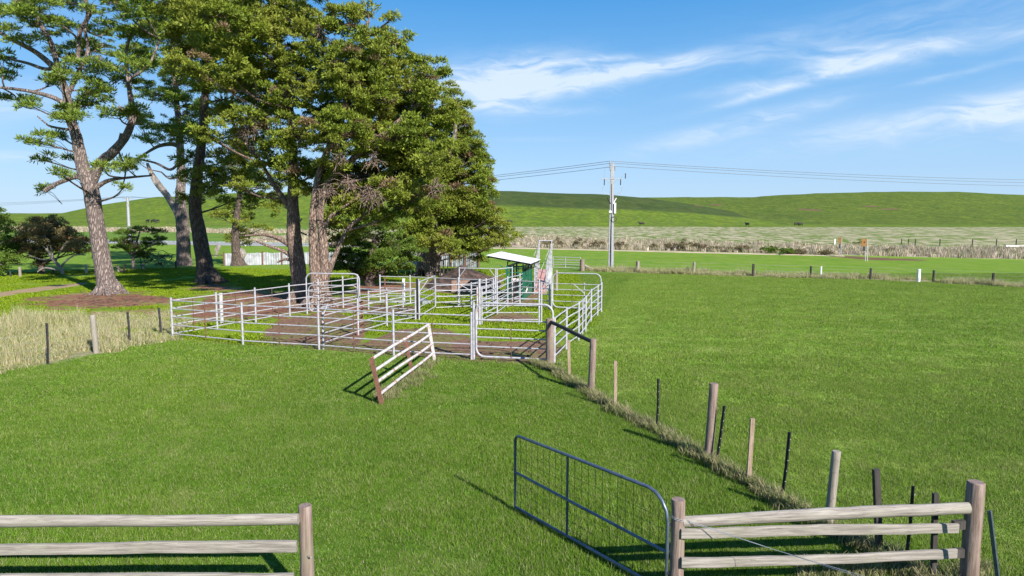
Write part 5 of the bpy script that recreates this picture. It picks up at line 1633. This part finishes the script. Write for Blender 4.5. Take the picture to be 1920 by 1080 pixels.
# 3 far pale pine
d3 = G(345, 498).y
T3L = [(305, 232, 55, 17), (350, 245, 42, 16), (270, 225, 30, 10), (285, 262, 26, 9), (310, 128, 55, 18), (340, 165, 40, 16), (275, 92, 42, 14), (345, 85, 45, 20), (300, 180, 45, 13), (262, 160, 26, 10), (255, 300, 16, 8), (375, 215, 32, 14), (320, 40, 60, 20), (350, 195, 40, 14), (310, -10, 60, 20)]
tree('pine_tree', 'far pale pine with a snapped bleached limb leaning left', d3, [[(345, 500, 34), (345, 485, 27), (343, 440, 23), (341, 405, 23), (338, 370, 18), (340, 330, 15), (338, 280, 13), (336, 240, 12), (330, 180, 9), (325, 100, 7), (322, 20, 5)],
     [(338, 275, 10), (320, 270, 8), (295, 275, 6), (270, 290, 4), (255, 300, 3)], [(338, 300, 5), (320, 318, 5), (290, 305, 4), (245, 296, 3)], [(335, 330, 4), (318, 335, 3), (302, 322, 2.5)]],
     T3L, 'pine', 'leaf_pine', 'bark', R0=.50, cover=2.7, seed=12, group='tall trees beside the yards', base=.55,
     bare=[[(342, 420, 15), (330, 395, 13), (312, 365, 12), (296, 345, 13), (284, 325, 9), (276, 306, 5)], [(343, 470, 5), (341, 462, 13), (345, 455, 13), (349, 452, 5)]])
# 4 small far tree with broken stump side
d4 = G(447, 498).y
tree('cypress_tree', 'small far cypress with a broken stub before the sheet iron fence', d4, [[(447, 500, 34), (446, 488, 23), (443, 465, 17), (441, 440, 14), (445, 400, 11), (452, 350, 8), (460, 300, 5)]],
     [(445, 440, 26, 11), (425, 452, 18, 8), (460, 425, 30, 13), (480, 400, 40, 15), (440, 395, 34, 14), (500, 375, 36, 14), (475, 350, 40, 16), (415, 405, 22, 11), (520, 340, 34, 15), (455, 455, 18, 7), (490, 430, 20, 8), (450, 320, 40, 20)],
     'cyp', 'leaf_cyp', 'bark_dark', R0=.5, cover=1.3, seed=15, group='tall trees beside the yards', base=.5, bare=[[(452, 486, 8), (456, 476, 11), (453, 470, 10), (449, 466, 3)], [(405, 470, 7), (411, 460, 7), (404, 482, 4)]])
# 5 big cypress with straight trunk behind the left panels
d5 = G(566, 565).y
T5L = [(500, 45, 70, 36), (432, 30, 60, 32), (565, 40, 44, 34), (480, 115, 70, 28), (560, 120, 46, 30), (520, 160, 40, 18), (445, 150, 42, 20), (600, 165, 46, 26), (500, 212, 46, 18), (560, 215, 42, 18), (590, 255, 44, 20), (520, 262, 40, 16), (480, 300, 40, 16),
       (545, 305, 46, 16), (590, 320, 34, 16), (500, 345, 34, 12), (570, 355, 26, 10), (455, 345, 30, 12), (530, 375, 24, 9), (420, 90, 50, 26), (380, 30, 50, 28), (540, -20, 80, 30), (450, -40, 80, 30), (610, 70, 40, 30), (620, 120, 40, 26), (455, 240, 30, 12), (350, 15, 50, 30), (500, -80, 80, 35), (618, 215, 34, 24), (545, 170, 50, 40, -2.2), (550, 250, 44, 36, -2.0), (550, 320, 34, 30, -1.8), (530, 80, 70, 50, -2.4), (500, 180, 60, 40, 2), (470, 270, 44, 26, 2), (570, 360, 30, 14, -1.6), (400, 150, 40, 20), (420, 200, 36, 16, 1), (475, 20, 90, 50, 1), (480, -150, 130, 60), (560, -90, 80, 50), (420, 140, 50, 36, -4), (440, 60, 60, 44, -4), (385, 30, 60, 36, -6), (450, 215, 34, 20, -3), (400, -100, 110, 60, -6), (395, 250, 34, 18, -4), (350, 120, 40, 24, -6), (330, -60, 80, 50, -6)]
tree('cypress_tree', 'big cypress with a straight pinkish trunk behind the left side panel', d5, [[(568, 572, 44), (566, 550, 34), (561, 520, 29), (556, 480, 28), (551, 440, 26), (550, 400, 22), (549, 360, 19), (550, 300, 16), (545, 220, 14), (535, 140, 12), (520, 60, 9), (510, -30, 6)],
     [(552, 465, 14), (525, 448, 9), (495, 440, 6), (460, 442, 3)], [(549, 398, 12), (530, 370, 10), (510, 340, 8), (490, 305, 5)], [(553, 485, 10), (530, 470, 7), (505, 462, 5), (480, 452, 3)], [(552, 490, 9), (535, 486, 5), (520, 492, 3)]],
     T5L, 'cyp', 'leaf_cyp', 'bark_red', R0=.38, cover=2.7, seed=21, group='tall trees beside the yards', base=.62, dead=.06,
     bare=[[(545, 440, 4), (555, 425, 4), (566, 410, 3)], [(556, 430, 3), (575, 440, 3), (590, 430, 2)], [(540, 455, 5), (505, 447, 3), (470, 455, 2)]])
# 6 cypress with twin stems
d6 = G(598, 575).y
T6L = [(655, 48, 44, 30), (690, 95, 52, 36), (728, 125, 46, 36), (770, 130, 42, 26), (650, 120, 36, 34), (700, 165, 54, 36), (760, 190, 50, 36), (800, 170, 36, 34), (640, 190, 40, 26), (690, 225, 50, 30), (750, 250, 50, 32), (800, 235, 44, 34), (830, 215, 28, 30),
       (650, 270, 44, 26, 2), (700, 290, 40, 26), (640, 330, 34, 26, 2), (760, 310, 50, 30), (815, 300, 44, 34), (735, 355, 44, 24), (690, 345, 32, 20), (670, 385, 40, 24, 2.5), (790, 365, 50, 28), (625, 395, 24, 22, 2.5), (640, 435, 34, 26, 3), (715, 70, 26, 20), (745, 85, 20, 12), (690, 20, 16, 10), (757, 68, 14, 5), (735, 35, 10, 5), (620, 300, 26, 24), (820, 130, 18, 16), (600, 30, 36, 26), (640, 350, 40, 40, 2), (700, 200, 90, 80, 2.5), (740, 300, 80, 60, 2.5), (610, 330, 30, 30, .5), (640, 240, 50, 50, -2), (670, 150, 60, 60, -1.5), (720, 380, 60, 40, 1.5), (600, 240, 36, 36, -.5), (650, 400, 40, 40, 1), (775, 260, 60, 80, 1.5)]
tree('cypress_tree', 'widest cypress with twin stems rising behind the tall left hoop', d6, [[(600, 582, 48), (600, 560, 40), (598, 535, 34), (590, 505, 20), (587, 470, 15), (586, 430, 14), (588, 390, 13), (600, 320, 12), (640, 220, 12), (670, 120, 10), (690, 40, 6)],
     [(602, 545, 26), (608, 510, 18), (607, 470, 17), (603, 430, 16), (600, 395, 14), (615, 340, 12), (660, 300, 11), (720, 250, 9), (780, 200, 6)], [(606, 535, 16), (620, 500, 11), (632, 470, 8), (650, 430, 6)], [(600, 530, 15), (598, 490, 10), (602, 440, 9), (625, 400, 8)]],
     T6L, 'cyp', 'leaf_cyp', 'bark_red', R0=.38, cover=3.15, seed=33, group='tall trees beside the yards', base=.62, dead=.045)
# 7 farther forked cypress on the right side of the grove
d7 = G(805, 503).y * .86
T7L = [(845, 178, 16, 26), (862, 205, 20, 16), (850, 235, 36, 30), (875, 262, 34, 16), (905, 272, 14, 5), (850, 290, 48, 26), (895, 300, 22, 24), (875, 340, 40, 28), (908, 345, 22, 10), (925, 362, 12, 4), (840, 340, 46, 30), (890, 385, 38, 26), (850, 390, 50, 26), (925, 400, 16, 16),
       (905, 425, 40, 20), (942, 440, 26, 13), (958, 446, 16, 8), (930, 462, 24, 9), (860, 430, 50, 22), (810, 400, 44, 26), (800, 445, 36, 20), (880, 462, 38, 13), (840, 468, 36, 13), (895, 486, 16, 6), (868, 482, 20, 8), (770, 420, 40, 30), (820, 340, 40, 30), (940, 418, 14, 6), (780, 300, 50, 40), (860, 360, 70, 90, 1.5), (900, 440, 60, 34, 1), (850, 250, 36, 50, 1), (800, 450, 60, 30, 2), (880, 300, 34, 40, -1), (812, 448, 44, 20, -3), (838, 462, 34, 12, -3), (770, 440, 30, 22, -3)]
tree('cypress_tree', 'far right cypress of the grove over a broad forked trunk', d7, [[(803, 506, 48), (804, 492, 42), (806, 475, 34), (808, 450, 24), (815, 400, 18), (830, 340, 14), (850, 270, 9), (856, 200, 5)], [(812, 492, 22), (822, 478, 16), (828, 462, 10), (838, 445, 6)], [(798, 480, 14), (795, 460, 12), (790, 430, 9), (780, 380, 6)]],
     T7L, 'cyp', 'leaf_cyp', 'bark', R0=.46, cover=2.95, seed=44, group='tall trees beside the yards', base=.8, dead=.07,
     bare=[[(818, 490, 16), (824, 474, 12), (817, 462, 8), (822, 452, 6)], [(862, 430, 3), (875, 415, 3), (878, 402, 2)], [(790, 422, 3), (810, 432, 3), (820, 428, 2)]])
# 8 low bushy cypress in front
d8 = G(690, 536).y
T8L = [(700, 462, 50, 26, 0), (655, 458, 30, 18), (745, 455, 34, 20), (690, 430, 34, 16), (640, 478, 22, 12), (730, 490, 50, 18), (672, 495, 46, 18), (770, 478, 26, 13), (700, 512, 44, 11), (640, 503, 22, 9), (755, 500, 26, 8), (718, 425, 24, 10), (785, 468, 18, 8)]
tree('cypress_tree', 'low dense bushy cypress in front of the twin stemmed one', d8, [[(694, 538, 22), (692, 515, 18), (695, 480, 12), (705, 440, 8)], [(694, 530, 10), (660, 505, 8), (640, 490, 4)], [(694, 528, 10), (730, 500, 8), (760, 475, 4)]],
     T8L, 'cyp', 'leaf_low', 'bark_dark', R0=.34, cover=3.2, seed=51, group='tall trees beside the yards', dead=.01, drange=1.2)


def dead_spray(cx, cy, dist, n, R_, label, seed):
    r = random.Random(seed); c = PD(cx, cy, dist); b = MB()
    for i in range(n):
        d = Vector((r.gauss(0, 1), r.gauss(-.4, .6), r.gauss(-.2, .8))).normalized(); L = R_ * r.uniform(.4, 1.1)
        p = c + Vector((r.gauss(0, R_ * .25), r.gauss(0, .2), r.gauss(0, R_ * .25)))
        q = p + d * L * .5 + Vector((0, 0, .1 * L)); e = p + d * L + Vector((0, 0, -.15 * L))
        b.tube([p, q, e], [.022, .016, .008], 4, cap=False)
    return b


# dead branch sprays belong to the twin stemmed and the straight cypress
par = [o for o in COL.objects if o.get('label', '').startswith('widest cypress')][0]
for (u, v_, n_, R_, sd2) in ((692, 366, 90, .75, 1), (655, 345, 40, .7, 2), (700, 300, 30, .6, 3), (640, 300, 30, .6, 4), (820, 350, 30, .6, 5), (615, 360, 40, .7, 6)):
    b = dead_spray(u, v_, d6 - 2.6, n_, R_, '', sd2); o = b.build('dead_branches', M['bark_red'], par); o['kind'] = 'stuff'
par = [o for o in COL.objects if o.get('label', '').startswith('big cypress')][0]
for (u, v_, n_, R_, sd2) in ((470, 238, 90, .6, 7), (560, 250, 50, .7, 8), (455, 250, 40, .5, 9), (600, 60, 40, .6, 10)):
    b = dead_spray(u, v_, d5 - 2.2, n_, R_, '', sd2); o = b.build('dead_branches', M['bark_red'], par); o['kind'] = 'stuff'

# left edge trees
d9 = 58
tree('gum_tree', 'dark green bushy tree cut by the left edge of the view', d9, [[(-12, 517, 16), (-14, 480, 12), (-12, 440, 9), (-10, 400, 6)], [(-12, 500, 6), (10, 494, 4), (40, 495, 3)]],
     [(-10, 405, 20, 14), (6, 425, 18, 10), (-25, 440, 32, 20), (12, 465, 22, 16), (-12, 490, 34, 16), (24, 488, 16, 10), (2, 440, 18, 12), (-5, 505, 28, 8), (14, 448, 14, 7), (-50, 470, 30, 30)], 'gum', 'leaf_low', 'bark', R0=.42, cover=3.2, seed=61, group='small trees behind the left fence', dead=.03, drange=1.5, bare=[[(-20, 487, 3), (15, 492, 4), (38, 494, 4)], [(-5, 484, 2), (12, 491, 3), (24, 493, 3)]])
d10 = 59
tree('gum_tree', 'round brown crowned tree with white bare limbs left of the leaning pine', d10, [[(80, 517, 12), (77, 500, 10), (72, 480, 8), (85, 450, 6), (95, 425, 4)]],
     [(80, 418, 26, 11), (60, 435, 24, 12), (100, 430, 28, 13), (45, 455, 20, 14), (125, 440, 20, 12), (85, 448, 34, 14), (140, 462, 18, 10), (155, 470, 14, 9), (110, 462, 28, 12), (65, 470, 26, 12), (35, 475, 14, 10), (128, 470, 18, 8), (75, 490, 14, 10), (160, 455, 10, 7), (88, 430, 44, 22), (60, 455, 40, 20), (120, 455, 40, 18), (90, 412, 22, 8)],
     'gum', 'leaf_brown', 'bark_dark', R0=.40, cover=3.0, seed=62, group='small trees behind the left fence', dead=.10, drange=1.8,
     bare=[[(118, 514, 6, -1.5), (112, 500, 6, -1.5), (98, 485, 5, -1.6), (90, 470, 4, -1.6), (80, 460, 3, -1.6), (68, 450, 2, -1.6)], [(112, 503, 5, -1.5), (125, 488, 3.5, -1.6), (142, 478, 3, -1.6), (160, 478, 2, -1.6)], [(100, 488, 4, -1.5), (97, 468, 3, -1.6), (90, 448, 2, -1.6)],
           [(104, 490, 3.5, -1.5), (115, 468, 2.5, -1.6), (126, 452, 2, -1.6)], [(112, 507, 3, -1.5), (85, 502, 3, -1.6), (70, 510, 2, -1.6)], [(98, 485, 3, -1.5), (80, 487, 3, -1.6), (62, 482, 2, -1.6), (50, 475, 1.5, -1.6)], [(90, 470, 2, -1.7), (84, 440, 1.5, -1.7)], [(80, 460, 2, -1.7), (66, 436, 1.5, -1.7)]])
d11 = 64
tree('small_pine', 'small flat topped pine between the leaning pine and the far pale pine', d11, [[(250, 506, 6), (250, 480, 5), (256, 455, 4), (262, 435, 3)], [(252, 480, 4), (230, 465, 3), (212, 460, 2)], [(252, 475, 4), (280, 462, 3), (305, 455, 2)]],
     [(262, 433, 38, 5), (240, 438, 22, 5), (290, 436, 16, 5), (250, 452, 34, 7), (285, 452, 24, 8), (215, 462, 16, 5), (262, 466, 36, 7), (268, 480, 18, 7), (300, 457, 12, 4), (232, 462, 16, 5)],
     'pine', 'leaf_low', 'bark', R0=.34, cover=2.6, seed=63, group='small trees behind the left fence', drange=1.0)
b = MB(); r = random.Random(5)
for i in range(70):
    p = PD(r.uniform(262, 322), r.uniform(476, 499), 65 + r.uniform(-.8, .8)); p.z = max(p.z, .05)
    d = Vector((r.uniform(-1, 1), r.gauss(0, .4), r.gauss(.1, .4))).normalized() * r.uniform(.4, 1.1)
    q = p + d; q.z = max(q.z, .03); b.tube([p, (p + q) / 2 + UP * .12, q], [.035, .03, .012], 5, cap=False)
tag(b.build('fallen_branches', M['bark_dark']), 'tangle of dark fallen branches right of the small flat topped pine', 'branches')
b = MB()
for ln in ([(228, 509, 5), (222, 503, 4), (218, 499, 2)], [(232, 507, 4), (234, 500, 3), (235, 496, 2)], [(228, 509, 3), (236, 508, 2), (240, 506, 2)]): limb(b, ln, 60)
tag(b.build('dead_branch', M['bark_dark']), 'dark forked dead branch on the grass beside the white post', 'branch')

# shrubs along the road
r = random.Random(9); i = 0
SH = [(1025, 462, 26, 14, 'far left shrub of the roadside row beside the loading ramp frame'), (1045, 464, 22, 16, 'second shrub of the roadside row right of the ramp frame'), (1085, 465, 26, 18, 'taller shrub of the roadside row right of the field gate'),
      (1120, 466, 30, 15, 'wide shrub just left of the power pole'), (1165, 466, 30, 15, 'wide shrub just right of the power pole'), (1225, 467, 20, 10, 'small shrub right of the power pole shrubs'), (1262, 466, 34, 14, 'long shrub left of the tallest roadside shrub'),
      (1283, 465, 26, 22, 'tallest roadside shrub midway to the amber signs'), (1308, 467, 34, 15, 'broad shrub touching the tallest roadside shrub'), (1338, 467, 20, 12, 'shrub second right of the tallest roadside shrub'), (1362, 468, 20, 12, 'sparse shrub third right of the tallest roadside shrub'),
      (1392, 468, 28, 13, 'shrub midway between tallest shrub and amber signs'), (1440, 466, 30, 14, 'leafy shrub left of the dark culvert'), (1475, 463, 26, 13, 'leafy shrub nearest the narrow amber sign'), (1495, 465, 26, 10, 'low shrub left of the white marker post'),
      (1546, 478, 22, 10, 'dark low shrub at the culvert left of the signs'), (1608, 463, 20, 14, 'green shrub behind the two amber signs'), (1668, 474, 18, 8, 'small dark shrub right of the square amber sign')]
for (u, v_, w_, h_, lb) in SH:
    p = RT(u, v_); 
    if u < 1540 and u > 1000:
        yy = float(road_y(p.x)) + 5.5 + r.uniform(0, 2); p = Vector((PD(u, v_, yy).x, yy, 0)); p.z = TZ(p.x, p.y)
    S = p.y / F; t = empty('roadside_shrub', p, lb, 'shrub', 'shrubs in the dry grass behind the road')
    C = []; Rr = []
    for k_ in range(int(26 * w_ / 24)):
        a = r.random() * 6.28; q = r.random() ** .5
        C.append((p.x + math.cos(a) * q * w_ / 2 * S, p.y + math.sin(a) * q * .9, p.z + r.random() ** .8 * h_ * S * (1.05 - .5 * q))); Rr.append(.32 * r.uniform(.6, 1.2))
    foliage('leaves', C, Rr, 'shrub', M['leaf_shrub' if 'green' not in lb and 'leafy' not in lb else 'leaf_low'], t, seed=int(u))
    b = MB()
    for k_ in range(6):
        c = Vector(C[r.randrange(len(C))]); b.tube([p - UP * .05, p.lerp(c, .5) + UP * .1, c], [.035, .025, .01], 4, cap=False)
    b.build('stems', M['twig'], t)
